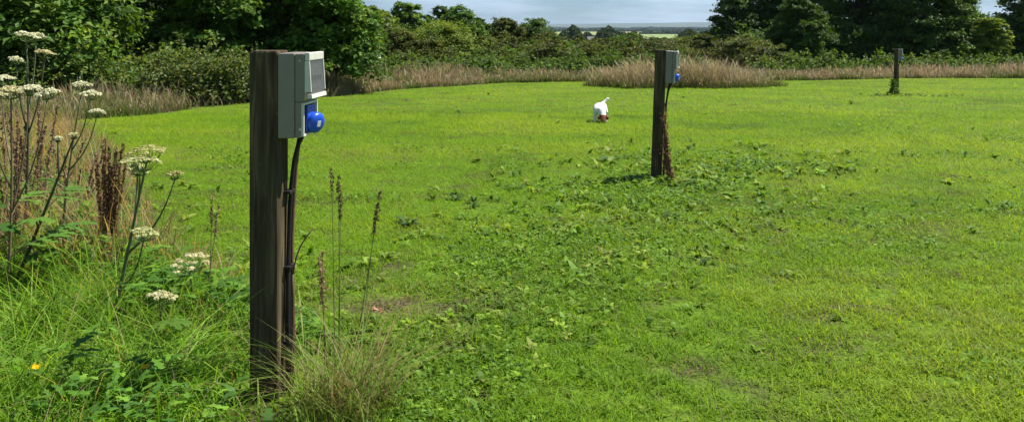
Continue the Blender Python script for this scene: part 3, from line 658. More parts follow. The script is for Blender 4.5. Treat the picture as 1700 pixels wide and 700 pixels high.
# white sheet showing under the big tree
b = G(617, 36); mb = MB(); nx_, ny_ = 14, 8; u, v = np.meshgrid(np.linspace(-1, 1, nx_), np.linspace(-1, 1, ny_))
zz = 1.04 - 0.10 * u ** 2 - 0.12 * np.abs(v) ** 3 + 0.03 * np.sin(u * 5) - 0.82 * (np.abs(u) > 0.98)
q = np.stack([u * 0.42, v * 0.35, zz], -1).reshape(-1, 3); ii, jj = np.meshgrid(np.arange(nx_ - 1), np.arange(ny_ - 1)); b0 = (jj * nx_ + ii).ravel()
mb.add(q + b, np.stack([b0, b0 + 1, b0 + nx_ + 1, b0 + nx_], 1))
o = mb.build('white_sheet', M_white, smooth=True, loc=b); so = o.modifiers.new('thick', 'SOLIDIFY'); so.thickness = 0.02
tag(o, 'scrap of white sheeting peeping out low between the big bright tree and the scrub', 'sheet')

# ------------------------------------------------------------------ electric hook-up posts
def bevel(o, w, seg=2):
    m = o.modifiers.new('edge', 'BEVEL'); m.width = w; m.segments = seg; m.limit_method = 'ANGLE'; return o

def cyl(mb, c, axis, r0, r1, length, sides=24, mat=0):
    a = np.asarray(axis, float); a /= np.linalg.norm(a); c = np.asarray(c, float)
    mb.tube([c, c + a * length], [r0, r1], sides=sides, mat=mat)

def hookup(label, loc, rz, H=1.2, detail=True, box=True):
    root = thing('hookup_post', label, 'hookup post', loc, rz, 'electric hookup posts across the field')
    # local frame: +x out of the face the box is on, -y towards the viewer, post corner at the origin
    mb = MB(); cs = []; rr_ = 0.007
    for (cx, cy, a0) in ((-rr_, rr_, -90), (-rr_, 0.115 - rr_, 0), (-0.099 + rr_, 0.115 - rr_, 90), (-0.099 + rr_, rr_, 180)):
        for k in range(4): a = R(a0 + k * 30); cs.append((cx + rr_ * math.cos(a), cy + rr_ * math.sin(a)))
    cs = np.array(cs); zz = np.concatenate([np.linspace(-0.12, H - 0.006, 70), [H]]); m = len(cs); V = []
    for i, z in enumerate(zz):
        wob = (vnoise(np.arange(m) * 1.0 + loc[0] * 31, np.full(m, z * 9.0), 2.2, 57, 2) - 0.5) * 0.005; inset = 0.004 if i == len(zz) - 1 else 0.0
        c0 = np.array([-0.0495, 0.0575]); dd = (cs - c0) / np.linalg.norm(cs - c0, axis=1)[:, None]
        q = cs + dd * (np.minimum(wob, 0.0)[:, None] - inset); V.append(np.concatenate([q, np.full((m, 1), z)], 1))
    F = [(i * m + k, i * m + (k + 1) % m, (i + 1) * m + (k + 1) % m, (i + 1) * m + k) for i in range(len(zz) - 1) for k in range(m)]
    mb.add(np.concatenate(V), [np.array(F), np.array([[(len(zz) - 1) * m + k for k in range(m)]])]); mb.build('post', M_wood, root, smooth=False)
    z1 = H - 0.004; z0 = z1 - 0.296; W = 0.178
    mb = MB(); mb.box(0.001, 0.060, 0.002, W, z0, z1 - 0.004); en = bevel(mb.build('enclosure', M_box, root), 0.004)
    # lid: upper part full depth, lower part set back round the socket
    mb = MB(); zs = z0 + 0.125
    mb.box(0.0615, 0.094, 0.003, W - 0.001, zs, z1 - 0.006)
    mb.box(0.0615, 0.080, 0.003, W - 0.001, z0 + 0.002, zs - 0.0005); bevel(mb.build('lid', M_lidgrey, en), 0.003)
    # cream rim round the socket recess
    mb = MB()
    for (ya, yb, za, zb) in ((0.010, 0.018, z0 + 0.006, zs - 0.004), (W - 0.018, W - 0.010, z0 + 0.006, zs - 0.004), (0.018, W - 0.018, zs - 0.012, zs - 0.004), (0.018, W - 0.018, z0 + 0.006, z0 + 0.013)):
        mb.box(0.0802, 0.090, ya, yb, za, zb)
    mb.build('socket_rim', M_cream, en)
    # breakers behind the cover
    mb = MB()
    for k in range(4):
        y0 = 0.030 + k * 0.030; mb.box(0.0942, 0.104, y0, y0 + 0.026, zs + 0.045, z1 - 0.045)
    br = mb.build('breaker_row', M_breaker, en)
    mb = MB()
    for k in range(4):
        y0 = 0.038 + k * 0.030; mb.box(0.1042, 0.112, y0, y0 + 0.010, zs + 0.07, zs + 0.088)
    mb.build('switch', M_black, br)
    # hinged cover: cream hinge strip, smoky window, cream lower lip flaring outwards
    mb = MB(); wy0, wy1 = 0.006, W - 0.006
    def wedge(xa, xb, za, zb, y0, y1, th):
        V = [(xa, y0, za), (xa + th, y0, za), (xa + th, y1, za), (xa, y1, za), (xb, y0, zb), (xb + th, y0, zb), (xb + th, y1, zb), (xb, y1, zb)]
        return V, np.array([(0,1,2,3),(4,7,6,5),(0,4,5,1),(1,5,6,2),(2,6,7,3),(3,7,4,0)])
    zt, zb_ = z1 - 0.002, zs + 0.012
    mb.add(*wedge(0.0945, 0.0945, zt, zt - 0.028, wy0, wy1, 0.017))
    cv = bevel(mb.build('window_cover', M_cream, en), 0.003)
    mb = MB(); xa, xb = 0.106, 0.114
    xm = lambda z: xa + (xb - xa) * (zt - 0.028 - z) / (zt - 0.028 - zb_)
    mb.add(*wedge(xm(zt - 0.0285), xm(zb_ + 0.014), zt - 0.0285, zb_ + 0.014, wy0 + 0.0065, wy1 - 0.0065, 0.004)); mb.build('window_pane', M_glass, cv)
    mb = MB()
    for (y0, y1) in ((wy0, wy0 + 0.006), (wy1 - 0.006, wy1)):
        za, zc = zt - 0.0285, zb_ + 0.022; V = [(x, yv, zv) for yv in (y0, y1) for (x, zv) in ((0.0945, za), (xm(za) + 0.005, za), (xm(zc) + 0.005, zc), (0.0945, zc))]
        mb.add(V, np.array([(0,1,2,3),(4,7,6,5),(0,4,5,1),(1,5,6,2),(2,6,7,3),(3,7,4,0)]))
    mb.add(*wedge(xm(zb_ + 0.0135) - 0.01, xb - 0.008, zb_ + 0.0135, zb_, wy0, wy1, 0.016)); mb.build('window_frame', M_cream, cv)
    # blue socket: angled throat, round sprung cap, small white rating label
    mb = MB(); sy, sz = W * 0.5, z0 + 0.062
    mb.box(0.0805, 0.092, sy - 0.042, sy + 0.042, sz - 0.046, sz + 0.046); sk = bevel(mb.build('socket', M_bluedark, en), 0.004)
    ax = np.array([0.86, -0.42, -0.22]); ax /= np.linalg.norm(ax); sz -= 0.006; c = np.array([0.080, sy + 0.006, sz - 0.002])
    mb = MB(); cyl(mb, c, ax, 0.031, 0.033, 0.026, 28); mb.build('socket_throat', M_blue, sk, smooth=False)
    mb = MB(); c2 = c + ax * 0.0265
    mb.tube([c2, c2 + ax * 0.012, c2 + ax * 0.019, c2 + ax * 0.023], [0.037, 0.037, 0.032, 0.018], sides=32); mb.build('socket_cap', M_blue, sk, smooth=True).modifiers.new('e', 'EDGE_SPLIT').split_angle = R(50)
    mb = MB(); u = np.cross(ax, (0, 0, 1)); u /= np.linalg.norm(u); v = np.cross(u, ax); c3 = c2 + ax * 0.0245
    q = [c3 + u * a + v * bb + ax * e for e in (-0.003, 0) for a, bb in ((-.008, -.010), (.008, -.010), (.008, .010), (-.008, .010))]
    mb.add(q, np.array([(0,3,2,1),(4,5,6,7),(0,1,5,4),(1,2,6,5),(2,3,7,6),(3,0,4,7)])); mb.build('rating_label', M_white, sk)
    # screws on the side of the lid, sealed holes
    mb = MB()
    for zz in (z0 + 0.03, z1 - 0.03):
        mb = MB(); cyl(mb, (0.078, 0.0035, zz), (0, -1, 0), 0.004, 0.004, 0.002, 10); mb.build('lid_screw', M_screw, en)
    # cables down the face of the post
    t = np.linspace(0, 1, 22)
    def cable(x0, y0, top, wob, r, mat, bulge):
        mb = MB(); z = top * (1 - t) - 0.03 * t
        x = 0.003 + r + x0 * np.exp(-t * 13) + bulge * np.sin(t * 9 + wob) * 0.5 + abs(bulge) * 0.5
        y = y0 + 0.012 * np.sin(t * 5 + wob); mb.tube(np.stack([x, y, z], 1), r, sides=8); mb.build('cable', mat, root, smooth=True)
    cable(0.050, 0.078, z0 + 0.004, 0.4, 0.007, M_black, 0.006)
    cable(0.045, 0.098, z0 + 0.002, 2.0, 0.006, M_black, 0.005)
    cable(0.02, 0.118, z0 + 0.002, 1.2, 0.008, M_rust, 0.008)
    for zz in (0.58, 0.36, 0.14):
        mb = MB(); mb.box(0.0005, 0.024, 0.062, 0.1155, zz * H, zz * H + 0.012); bevel(mb.build('cable_clip', M_black, root), 0.002)
    return root
b = G(460, 2.83); hookup('nearest timber hookup post, its grey box and blue socket large, in long grass', b, R(-4))
P1 = b
b = G(1098, 7.55); P2 = b
hookup('middle timber hookup post on mown grass, reddish dead stems at its foot', b, R(-13)).rotation_euler[1] = R(2.0)
b = G(1491, 21.4); P3 = b
hookup('farthest hookup post, small and dark against the right-hand wood, with weeds round its foot', b, R(-24))

# ------------------------------------------------------------------ dog
def skin_body(name, joints, edges, mats, parent=None, root=0, level=2):
    me = bpy.data.meshes.new(name); me.from_pydata([j[:3] for j in joints], edges, [])
    o = bpy.data.objects.new(name, me); COL.objects.link(o)
    sk = o.modifiers.new('skin', 'SKIN'); sk.use_smooth_shade = True
    lay = me.skin_vertices[0] if me.skin_vertices else None
    if lay is None:
        import bmesh
        bm = bmesh.new(); bm.from_mesh(me); bm.verts.layers.skin.verify(); bm.to_mesh(me); bm.free(); lay = me.skin_vertices[0]
    for i, j in enumerate(joints):
        lay.data[i].radius = (j[3], j[4] if len(j) > 4 else j[3]); lay.data[i].use_root = (i == root)
    sb = o.modifiers.new('sub', 'SUBSURF'); sb.levels = sb.render_levels = level
    dg = bpy.context.evaluated_depsgraph_get(); dg.update()
    m2 = bpy.data.meshes.new_from_object(o.evaluated_get(dg)); m2.name = name
    bpy.data.objects.remove(o)
    o = bpy.data.objects.new(name, m2); COL.objects.link(o)
    m2.materials.clear()
    for m in mats: m2.materials.append(m)
    m2.polygons.foreach_set('use_smooth', np.ones(len(m2.polygons), bool))
    if parent: o.parent = parent
    return o
b = G(997, 13.6)
dog = thing('dog', 'small white dog with a brown head, sniffing the grass with its tail up', 'dog', b, R(-6))
dog.scale = (1.13, 1.05, 0.94)
# local: dog faces -y (towards the viewer), z up
J = [(-0.01, 0.16, 0.255, .092, .090), (-0.01, 0.05, 0.25, .100, .098), (-0.005, -0.08, 0.238, .104, .104), (0.01, -0.155, 0.205, .074, .076), (0.03, -0.205, 0.150, .052, .054),   # pelvis .. neck
     (0.036, -0.245, 0.105, .050, .050), (0.037, -0.288, 0.068, .036, .036), (0.037, -0.325, 0.040, .024, .024),                                                   # head, muzzle
     (-0.062, 0.17, 0.20, .050, .056), (-0.075, 0.135, 0.135, .032, .036), (-0.078, 0.195, 0.085, .020, .020), (-0.078, 0.180, 0.028, .018, .018), (-0.078, 0.150, 0.012, .018, .014),
     (0.062, 0.17, 0.20, .050, .056), (0.075, 0.15, 0.135, .032, .036), (0.078, 0.215, 0.085, .020, .020), (0.078, 0.205, 0.028, .018, .018), (0.078, 0.175, 0.012, .018, .014),
     (-0.070, -0.10, 0.19, .040, .044), (-0.078, -0.085, 0.115, .026, .026), (-0.080, -0.105, 0.03, .019, .019), (-0.080, -0.130, 0.012, .020, .014),
     (0.070, -0.08, 0.19, .040, .044), (0.078, -0.05, 0.115, .026, .026), (0.080, -0.06, 0.03, .019, .019), (0.080, -0.085, 0.012, .020, .014),
     (0.03, 0.235, 0.30, .032, .032), (0.075, 0.265, 0.35, .026, .026), (0.125, 0.275, 0.405, .020, .020)]
E = [(0,1),(1,2),(2,3),(3,4),(4,5),(5,6),(6,7),(0,8),(8,9),(9,10),(10,11),(11,12),(0,13),(13,14),(14,15),(15,16),(16,17),(2,18),(18,19),(19,20),(20,21),(2,22),(22,23),(23,24),(24,25),(0,26),(26,27),(27,28)]
bd = skin_body('body', J, E, [M_fur, M_furb], dog)
for p in bd.data.polygons:
    c = p.center
    hd = c.y < -0.205 and abs(c.x - 0.035) < 0.09 and c.z < 0.155
    blaze = abs(c.x - 0.032) < 0.010 and c.y < -0.24 and c.z > 0.06
    if hd and c.z > 0.030: p.material_index = 1
for s in (-1, 1):
    mb = MB(); t = np.linspace(0, 1, 5)[:, None]
    ex = np.concatenate([0.036 + s * (0.040 + 0.022 * np.sin(t * 2.2)), -0.228 - 0.035 * t, 0.142 - 0.070 * t], 1)
    mb.tube(ex, [0.012, 0.024, 0.026, 0.018, 0.004], sides=8); mb.build('ear', M_furb, dog, smooth=True)
    mb = MB(); mb.tube([(0.033 + s * 0.026, -0.292, 0.122), (0.033 + s * 0.027, -0.300, 0.120)], [0.006, 0.004], sides=8); mb.build('eye', M_nose, dog, smooth=True)
mb = MB(); mb.tube([(0.037, -0.338, 0.044), (0.037, -0.347, 0.040), (0.037, -0.353, 0.036)], [0.008, 0.011, 0.006], sides=8); mb.build('nose', M_nose, dog, smooth=True)

# ------------------------------------------------------------------ hogweed plants
def umbel(parent, top, rad, col, n_rays=17, tilt=(0, 0)):
    mb = MB(); top = np.asarray(top, float); base = top - np.array([0, 0, rad * 0.75])
    rays = MB(); qs = []
    for k in range(n_rays):
        r = rad * math.sqrt((k + 0.4) / n_rays) * rng.uniform(0.9, 1.08); a = k * 2.399 + rng.normal(0, .15)
        e = top + np.array([math.cos(a) * r, math.sin(a) * r, -0.35 * rad * (r / rad) ** 2 + tilt[0] * math.cos(a) * r + tilt[1] * math.sin(a) * r]) + rng.normal(0, rad * 0.03, 3)
        m = base * 0.5 + e * 0.5 + np.array([math.cos(a), math.sin(a), 0]) * r * 0.22 - np.array([0, 0, rad * 0.06])
        mb.tube([base, m, e], [0.0022, 0.0016, 0.001], (0.12, 0.17, 0.05), 4, mat=1, cap=False)
        ur = rad * rng.uniform(0.15, 0.23); n = 30; rr = ur * np.sqrt(rng.random(n)); aa = rng.uniform(0, 6.283, n)
        p = e + np.stack([np.cos(aa) * rr, np.sin(aa) * rr, 0.010 + ur * 0.25 * (1 - (rr / ur) ** 2) + rng.normal(0, .002, n)], 1)
        nr = np.stack([np.cos(aa) * rr / ur * 0.8, np.sin(aa) * rr / ur * 0.8, np.ones(n)], 1) + rng.normal(0, .25, (n, 3))
        leaves(mb, p, nr, rng.uniform(0.008, 0.014, n), np.clip(np.asarray(col) * (1 + rng.normal(0, .08, (n, 1))), 0, .85), 1.0)
    return mb.build('flower_head', [M_petal, M_stem], parent)

def curve(p0, p1, bow, n=9):
    t = np.linspace(0, 1, n)[:, None]; p0 = np.asarray(p0, float); p1 = np.asarray(p1, float)
    return p0 + (p1 - p0) * t + np.asarray(bow) * np.sin(np.pi * t)

def hogweed(label, base, joints, heads, leafn, stemcol=(0.10, 0.11, 0.045), r0=0.010, lsize=0.26, col=(0.66, 0.65, 0.45)):
    """heads: (world point of the flower top, radius, joint index it branches from); joints: fractions up the main stem"""
    base = np.asarray(base, float); root = thing('hogweed', label, 'hogweed', base, 0, 'white flowering hogweed at the left')
    rel = [(np.asarray(h[0]) - base, h[1], h[2]) for h in heads]
    main = rel[0][0] - np.array([0, 0, rel[0][1] * 0.75]); mb = MB()
    q = curve((0, 0, -0.03), main, (rng.normal(0, .012), rng.normal(0, .012), 0), 11); mb.tube(q, np.linspace(r0, r0 * 0.4, 11), stemcol, 8)
    for (tp, rad, f) in rel[1:]:
        i = int(f * 10); e = tp - np.array([0, 0, rad * 0.75]); d = e - q[i]
        mb.tube(curve(q[i], e, (d[0] * 0.12, d[1] * 0.12, -0.06 * np.linalg.norm(d)), 8), np.linspace(r0 * 0.55, r0 * 0.3, 8), stemcol, 6)
    mb.build('stem', M_stem, root, smooth=True)
    for (tp, rad, f) in rel: umbel(root, tp, rad, np.array(col) * ((1, 1, 1) if rng.random() < 0.75 else (0.9, 0.85, 0.7)), tilt=rng.normal(0, .12, 2))
    for k in range(leafn):
        f = rng.uniform(0.05, 0.62); i = int(f * 10); az = rng.uniform(0, 6.283); mb = MB(); L_ = lsize * rng.uniform(0.6, 1.1) * (1 - 0.5 * f)
        e = q[i] + np.array([math.cos(az) * L_, math.sin(az) * L_, L_ * 0.45]); st = curve(q[i], e, (0, 0, 0.05 * L_ + 0.01), 6); mb.tube(st, np.linspace(0.004, 0.0015, 6), stemcol, 5, mat=1)
        col = pick([(0.05, 0.13, 0.02), (0.08, 0.175, 0.025), (0.11, 0.21, 0.03)], 1)[0]
        bs, azs = [st[-1]], [az]
        for j in (2, 3, 4):
            for s in (-1, 1): bs.append(st[j]); azs.append(az + s * (1.15 - 0.12 * j))
        m = len(bs); strips(mb, np.array(bs), 0.05 * L_ + 0.01, np.array(azs), L_ * 0.62 / (0.05 * L_ + 0.01), rng.uniform(0.5, 2.0, m), L_ * 0.34, 8, np.tile(col, (m, 1)), 'lobed', twist=0.15)
        mb.build('leaf', [M_leaf, M_stem], root)
    return root
hogweed('hogweed with the broadest cream flower heads, a crowded cluster at the left border', G(8, 3.7), 0, [(P(18, 150, 3.75), .058, 0), (P(50, 146, 3.8), .050, .55), (P(78, 154, 3.7), .046, .5), (P(-20, 160, 3.7), .055, .6), (P(2, 130, 3.9), .05, .7)], 4, (0.13, 0.10, 0.05), 0.008)
hogweed('tallest hogweed, its thin white heads high against the dark wood at the left', G(35, 4.6), 0, [(P(44, 57, 4.6), .058, 0), (P(60, 59, 4.7), .044, .75), (P(74, 87, 4.6), .048, .65), (P(27, 99, 4.5), .035, .6)], 3, (0.09, 0.10, 0.045))
hogweed('slender hogweed leaning right, small white heads in front of the dry verge', G(100, 4.3), 0, [(P(136, 140, 4.3), .046, 0), (P(149, 155, 4.2), .05, .75), (P(160, 186, 4.2), .040, .6)], 3, (0.11, 0.14, 0.05), 0.008)
hogweed('hogweed with fading yellowish layered heads beside the brown dock', G(180, 3.45), 0, [(P(243, 248, 3.45), .075, 0), (P(232, 264, 3.4), .075, .85), (P(228, 280, 3.5), .04, .7), (P(290, 290, 3.5), .03, .5), (P(238, 385, 3.3), .05, .35)], 4, (0.085, 0.12, 0.045), 0.010, col=(0.50, 0.52, 0.24))
hogweed('short hogweed with one bright white flat head left of the near post', G(318, 3.55), 0, [(P(315, 431, 3.5), .075, 0)], 3, (0.10, 0.10, 0.04), 0.008)
hogweed('lowest hogweed head, small and cream, deep in the long grass', G(262, 3.2), 0, [(P(268, 490, 3.15), .05, 0)], 3, (0.11, 0.13, 0.05), 0.007, col=(0.6, 0.58, 0.34))
hogweed('dark bare hogweed stem leaning right with a drooping green tip at the left', G(5, 3.9), 0, [(P(122, 226, 3.7), .018, 0), (P(96, 232, 3.75), .015, .85)], 4, (0.055, 0.065, 0.025), 0.010)

# ------------------------------------------------------------------ dead docks
def dock(label, base, top, n_st, spread, pal, group=None, seeds=900, stemcol=(0.13, 0.06, 0.035), lean=(0, 0), bare=0.3, name='dock_plant', sz=0.011):
    base = np.asarray(base, float); root = thing(name, label, 'dock', base, 0, group); H = top - base[2]
    st = MB(); sd = MB()
    for k in range(n_st):
        a = rng.uniform(0, 6.283); hh = H * rng.uniform(0.72, 1.0) if k else H
        e = np.array([math.cos(a) * spread * rng.random() + lean[0], math.sin(a) * spread * rng.random() + lean[1], hh])
        q = curve((rng.normal(0, .012), rng.normal(0, .012), -0.03), e, (0, 0, 0), 9); st.tube(q, np.linspace(0.005, 0.0018, 9) * (0.5 if n_st < 4 else 1), stemcol, 5)
        n = seeds // n_st; t = bare + (1 - bare) * rng.random(n); p = np.stack([np.interp(t, np.linspace(0, 1, 9), q[:, j]) for j in range(3)], 1)
        whorl = 0.7 + 0.3 * np.sin(t * 47 + k * 2); rr = rng.uniform(0.016, 0.034) * (1.15 - t) * whorl * rng.random(n) + 0.003; aa = rng.uniform(0, 6.283, n)
        p += np.stack([np.cos(aa) * rr, np.sin(aa) * rr, rng.normal(0, .006, n)], 1)
        leaves(sd, p, rng.normal(0, 1, (n, 3)), rng.uniform(0.6, 1.4, n) * sz, pick(pal, n), 0.8)
        if n_st < 4: sd.build('seed_head', M_dry, root); sd = MB()
    st.build('stem', M_stem, root, smooth=True)
    if n_st >= 4: sd.build('seed_head', M_dry, root)
    return root
BROWN = [(0.16, 0.075, 0.035), (0.22, 0.11, 0.05), (0.28, 0.17, 0.08), (0.12, 0.06, 0.03), (0.17, 0.15, 0.05)]
PALEB = [(0.26, 0.15, 0.10), (0.34, 0.22, 0.15), (0.22, 0.12, 0.07), (0.30, 0.22, 0.12)]
DG = 'dead dock stalks'
b = G(178, 4.3); dock('dark red brown dead dock, a dense upright clump beside the yellowish hogweed', b, P(190, 232, 4.3)[2], 15, 0.15, BROWN, DG, 3300, sz=0.015, bare=0.15)
b = G(60, 5.2); dock('pale pinkish dead dock behind the crowded cream flower heads', b, P(60, 168, 5.2)[2], 11, 0.34, PALEB, DG, 2600, (0.24, 0.15, 0.09), sz=0.016, bare=0.15)
b = G(20, 4.5); dock('reddish dead dock among the stems of the hogweed at the left border', b, P(20, 185, 4.5)[2], 10, 0.26, PALEB + BROWN, DG, 2100, (0.20, 0.11, 0.07), sz=0.014, bare=0.1)
b = G(118, 5.4); dock('straw coloured dead dock standing before the lawn, left of the dark brown one', b, P(118, 238, 5.4)[2], 10, 0.36, PALEB, DG, 2300, (0.26, 0.18, 0.10), sz=0.015, bare=0.1)
b = G(558, 3.15); dock('slim green and brown dock with three seed spikes right of the near post', b, P(565, 280, 3.15)[2], 3, 0.035, [(0.16, 0.10, 0.05), (0.20, 0.15, 0.07), (0.10, 0.11, 0.04)], DG, 190, (0.15, 0.16, 0.05), bare=0.86)
b = G(600, 3.3); dock('short dock spike leaning right beyond the near post', b, P(630, 312, 3.3)[2], 2, 0.02, [(0.16, 0.10, 0.05), (0.12, 0.10, 0.04)], DG, 120, (0.15, 0.14, 0.05), (0.075, 0), 0.8)
b = G(535, 3.0); dock('thin straw stalk with a drooping tip at the foot of the near post', b, P(540, 415, 3.0)[2], 3, 0.03, PALEB, DG, 160, (0.22, 0.15, 0.07), bare=0.7)
b = G(340, 3.6); dock('thin reddish stalk leaning right between the flat white hogweed and the near post', b, P(358, 318, 3.6)[2], 2, 0.02, PALEB, DG, 130, (0.16, 0.10, 0.05), (0.05, 0), 0.75)
# bent twig by the near post
mb = MB(); mb.tube(curve(P(486, 455, 2.9) - P1, P(521, 378, 2.95) - P1, (-0.012, 0, 0.012), 8), np.linspace(0.004, 0.002, 8), (0.10, 0.06, 0.035), 6)
mb.tube(curve(G(480, 2.88) - P1, P(486, 455, 2.9) - P1, (0.006, 0, 0), 6), np.linspace(0.005, 0.004, 6), (0.10, 0.06, 0.035), 6)
tag(mb.build('bent_stalk', M_stem, smooth=True), 'bent bare brown stalk rising beside the cables of the near post', 'stalk').location = P1
# red dead growth on the middle post
mb = MB(); sd = MB(); root = thing('dead_weed', 'reddish brown dead weed hanging against the foot of the middle post', 'weed', P2 + np.array([0.02, -0.03, 0]))
for k, (dx, dz) in enumerate(((0.10, 0.0), (0.05, 0.0), (0.085, 0.0), (0.03, 0))):
    tq = np.linspace(0, 1, 10); q = np.stack([0.004 + dx * (1 - tq) ** 2.4 + 0.006 * np.sin(tq * 9 + k * 2), -0.01 * k + 0.035 * tq * (k % 2), -0.02 + tq * (0.52 + 0.07 * k)], 1); mb.tube(q, np.linspace(0.010, 0.004, 10), (0.13, 0.06, 0.035), 6)
    n = 190; t = 0.1 + 0.85 * rng.random(n); p = np.stack([np.interp(t, np.linspace(0, 1, 10), q[:, j]) for j in range(3)], 1) + rng.normal(0, .016, (n, 3))
    leaves(sd, p, rng.normal(0, 1, (n, 3)), rng.uniform(0.012, 0.028, n), pick(BROWN + [(0.25, 0.13, 0.07)], n), 0.7)
mb.build('stem', M_stem, root, smooth=True); sd.build('withered_leaves', M_dry, root)
# climbing weed on the far post
root = thing('creeping_weed', 'dark green weed climbing the left side of the farthest post', 'weed', P3)
mb = MB()
for k in range(4): mb.tube(curve((-0.16 - 0.05 * k, -0.05, 0), (-0.115, -0.03 + 0.03 * k, 0.45 - 0.09 * k), (-0.02, 0, 0), 7), 0.006, (0.10, 0.10, 0.04), 5)
mb.build('stem', M_stem, root)
sd = MB(); n = 420; t = rng.random(n); p = np.stack([-0.14 + rng.normal(0, 0.05, n) * (1.2 - t) * 1.6, rng.normal(-0.03, .06, n), 0.42 * t ** 1.4], 1)
leaves(sd, p, rng.normal(0, .6, (n, 3)) + np.array([0, 0, .7]), rng.uniform(0.03, 0.07, n), pick(MID, n), 0.7); sd.build('leaves', M_leaf, root)
# buttercups
for (px, py, d, lab) in ((1266, 578, 3.33, 'lone yellow buttercup in the mown grass at the lower right'), (60, 608, 2.65, 'yellow buttercup low in the long grass at the left border'), (241, 608, 2.62, 'yellow buttercup low in the long grass nearer the post')):
    p = P(px, py, d); bb = G(px, d); root = thing('buttercup', lab, 'flower', bb, 0, 'yellow buttercups in the grass')
    mb = MB(); mb.tube(curve((0, 0, 0), p - bb, (0.01, 0, 0), 6), 0.0016, (0.10, 0.18, 0.03), 5); mb.build('stem', M_stem, root, smooth=True)
    mb = MB(); a = np.arange(5) * 1.2566; q = p - bb + np.stack([np.cos(a) * .009, np.sin(a) * .009, np.zeros(5)], 1)
    leaves(mb, q, np.stack([-np.cos(a) * .4, -np.sin(a) * .4 - .5, np.ones(5)], 1), 0.020, np.tile((0.75, 0.5, 0.01), (5, 1)), 0.95); mb.build('petals', M_petal, root)
# pink withered leaf on the bare patch
b = G(628, 3.72); mb = MB(); n = 9
strips(mb, np.tile((0, 0, 0.01), (n, 1)) + rng.normal(0, .01, (n, 3)) * np.array([1, 1, .2]), rng.uniform(.015, .04, n), rng.uniform(0, 6.28, n), rng.uniform(0.6, 2.0, n), .4, 0.012, 4, pick([(0.55, 0.25, 0.17), (0.62, 0.42, 0.32), (0.4, 0.16, 0.09)], n), 'leaf')
o = mb.build('withered_leaf', M_dry); o.location = b; tag(o, 'withered pinkish dock leaf lying on the bare patch right of the near post', 'leaf')
# ------------------------------------------------------------------ haze
m, nt, N, L = newmat('haze_air'); pv = N('ShaderNodeVolumePrincipled'); pv.inputs['Density'].default_value = HAZE; pv.inputs['Color'].default_value = (0.62, 0.80, 1.0, 1); pv.inputs['Anisotropy'].default_value = 0.0
o = N('ShaderNodeOutputMaterial'); L(pv.outputs[0], o.inputs['Volume'])
if HAZE:
    mb = MB(); mb.box(-9500, 9500, -600, 9500, -12, 60); tag(mb.build('haze', m), 'thin blue summer haze over the plain', 'haze', kind='stuff')

# ------------------------------------------------------------------ sky, sun, camera
w = bpy.data.worlds.new('World'); sc.world = w; w.use_nodes = True
nt = w.node_tree; nt.nodes.clear(); N = nt.nodes.new; L = nt.links.new
sky = N('ShaderNodeTexSky'); sky.sky_type = 'NISHITA'; sky.sun_disc = False; sky.sun_elevation = SUN_EL; sky.sun_rotation = SUN_AZ
sky.air_density = 1.0; sky.dust_density = 0.4; sky.ozone_density = 2.5; sky.altitude = 60
tc = N('ShaderNodeTexCoord'); sp = N('ShaderNodeSeparateXYZ'); L(tc.outputs['Generated'], sp.inputs[0])
zc = N('ShaderNodeMath'); zc.operation = 'MAXIMUM'; L(sp.outputs['Z'], zc.inputs[0]); zc.inputs[1].default_value = 0
mp = N('ShaderNodeMapping'); mp.inputs['Scale'].default_value = (5.5, 5.5, 34); mp.inputs['Location'].default_value = (1.3, 0.4, 0.2); L(tc.outputs['Generated'], mp.inputs['Vector'])
nz = N('ShaderNodeTexNoise'); nz.inputs['Scale'].default_value = 1.0; nz.inputs['Detail'].default_value = 7; nz.inputs['Roughness'].default_value = 0.58
L(mp.outputs[0], nz.inputs['Vector'])
mr = N('ShaderNodeMapRange'); mr.inputs['From Min'].default_value = 0.38; mr.inputs['From Max'].default_value = 0.68; mr.inputs['To Min'].default_value = 0.12; mr.inputs['To Max'].default_value = 1.0; L(nz.outputs['Fac'], mr.inputs['Value'])
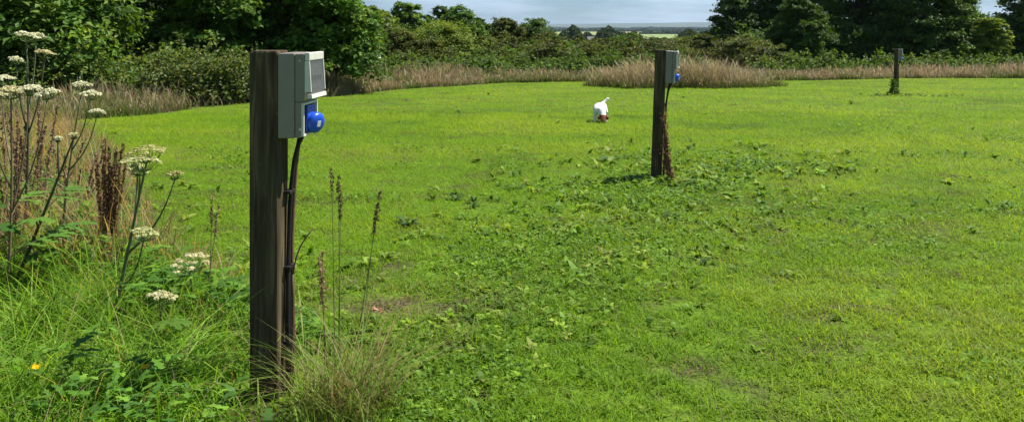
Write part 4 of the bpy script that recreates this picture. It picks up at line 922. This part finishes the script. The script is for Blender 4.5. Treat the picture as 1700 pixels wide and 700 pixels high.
tint = N('ShaderNodeMix'); tint.data_type = 'RGBA'; tint.blend_type = 'MULTIPLY'; tint.inputs[0].default_value = 1; L(sky.outputs[0], tint.inputs[6]); tint.inputs[7].default_value = (0.50, 0.70, 1.02, 1)
fz = N('ShaderNodeMapRange'); fz.inputs['From Min'].default_value = 0.05; fz.inputs['From Max'].default_value = 0.6; fz.inputs['To Min'].default_value = 1; fz.inputs['To Max'].default_value = 0.12; L(zc.outputs[0], fz.inputs['Value'])
fm = N('ShaderNodeMath'); fm.operation = 'MULTIPLY'; L(mr.outputs[0], fm.inputs[0]); L(fz.outputs[0], fm.inputs[1])
mx = N('ShaderNodeMix'); mx.data_type = 'RGBA'; L(fm.outputs[0], mx.inputs[0]); L(tint.outputs[2], mx.inputs[6]); mx.inputs[7].default_value = (6.0, 7.5, 9.2, 1)
bg = N('ShaderNodeBackground'); bg.inputs['Strength'].default_value = 0.058; L(mx.outputs[2], bg.inputs['Color'])
wo = N('ShaderNodeOutputWorld'); L(bg.outputs[0], wo.inputs['Surface'])

sl = bpy.data.lights.new('sun', 'SUN'); sl.energy = 5.0; sl.angle = R(0.5); sl.color = (1.0, 0.95, 0.86)
so = bpy.data.objects.new('sun', sl); COL.objects.link(so)
dvec = Vector((math.sin(SUN_AZ) * math.cos(SUN_EL), math.cos(SUN_AZ) * math.cos(SUN_EL), math.sin(SUN_EL)))
so.rotation_euler = dvec.to_track_quat('Z', 'Y').to_euler(); so.location = dvec * 50

cam = bpy.data.cameras.new('camera'); co = bpy.data.objects.new('camera', cam); COL.objects.link(co)
co.location = (0, 0, CAM_H); co.rotation_euler = (R(90), 0, 0)
cam.sensor_width = 36; cam.lens = 36 * 1370 / 1700; cam.shift_y = -305 / 1700; cam.clip_start = 0.05; cam.clip_end = 30000
sc.camera = co
sc.view_settings.view_transform = 'Standard'; sc.view_settings.look = 'None'; sc.view_settings.gamma = 1; sc.view_settings.exposure = 0.86
sc.view_settings.use_curve_mapping = False
sc.cycles.max_bounces = 6; sc.cycles.transmission_bounces = 4; sc.cycles.transparent_max_bounces = 6; sc.cycles.diffuse_bounces = 3
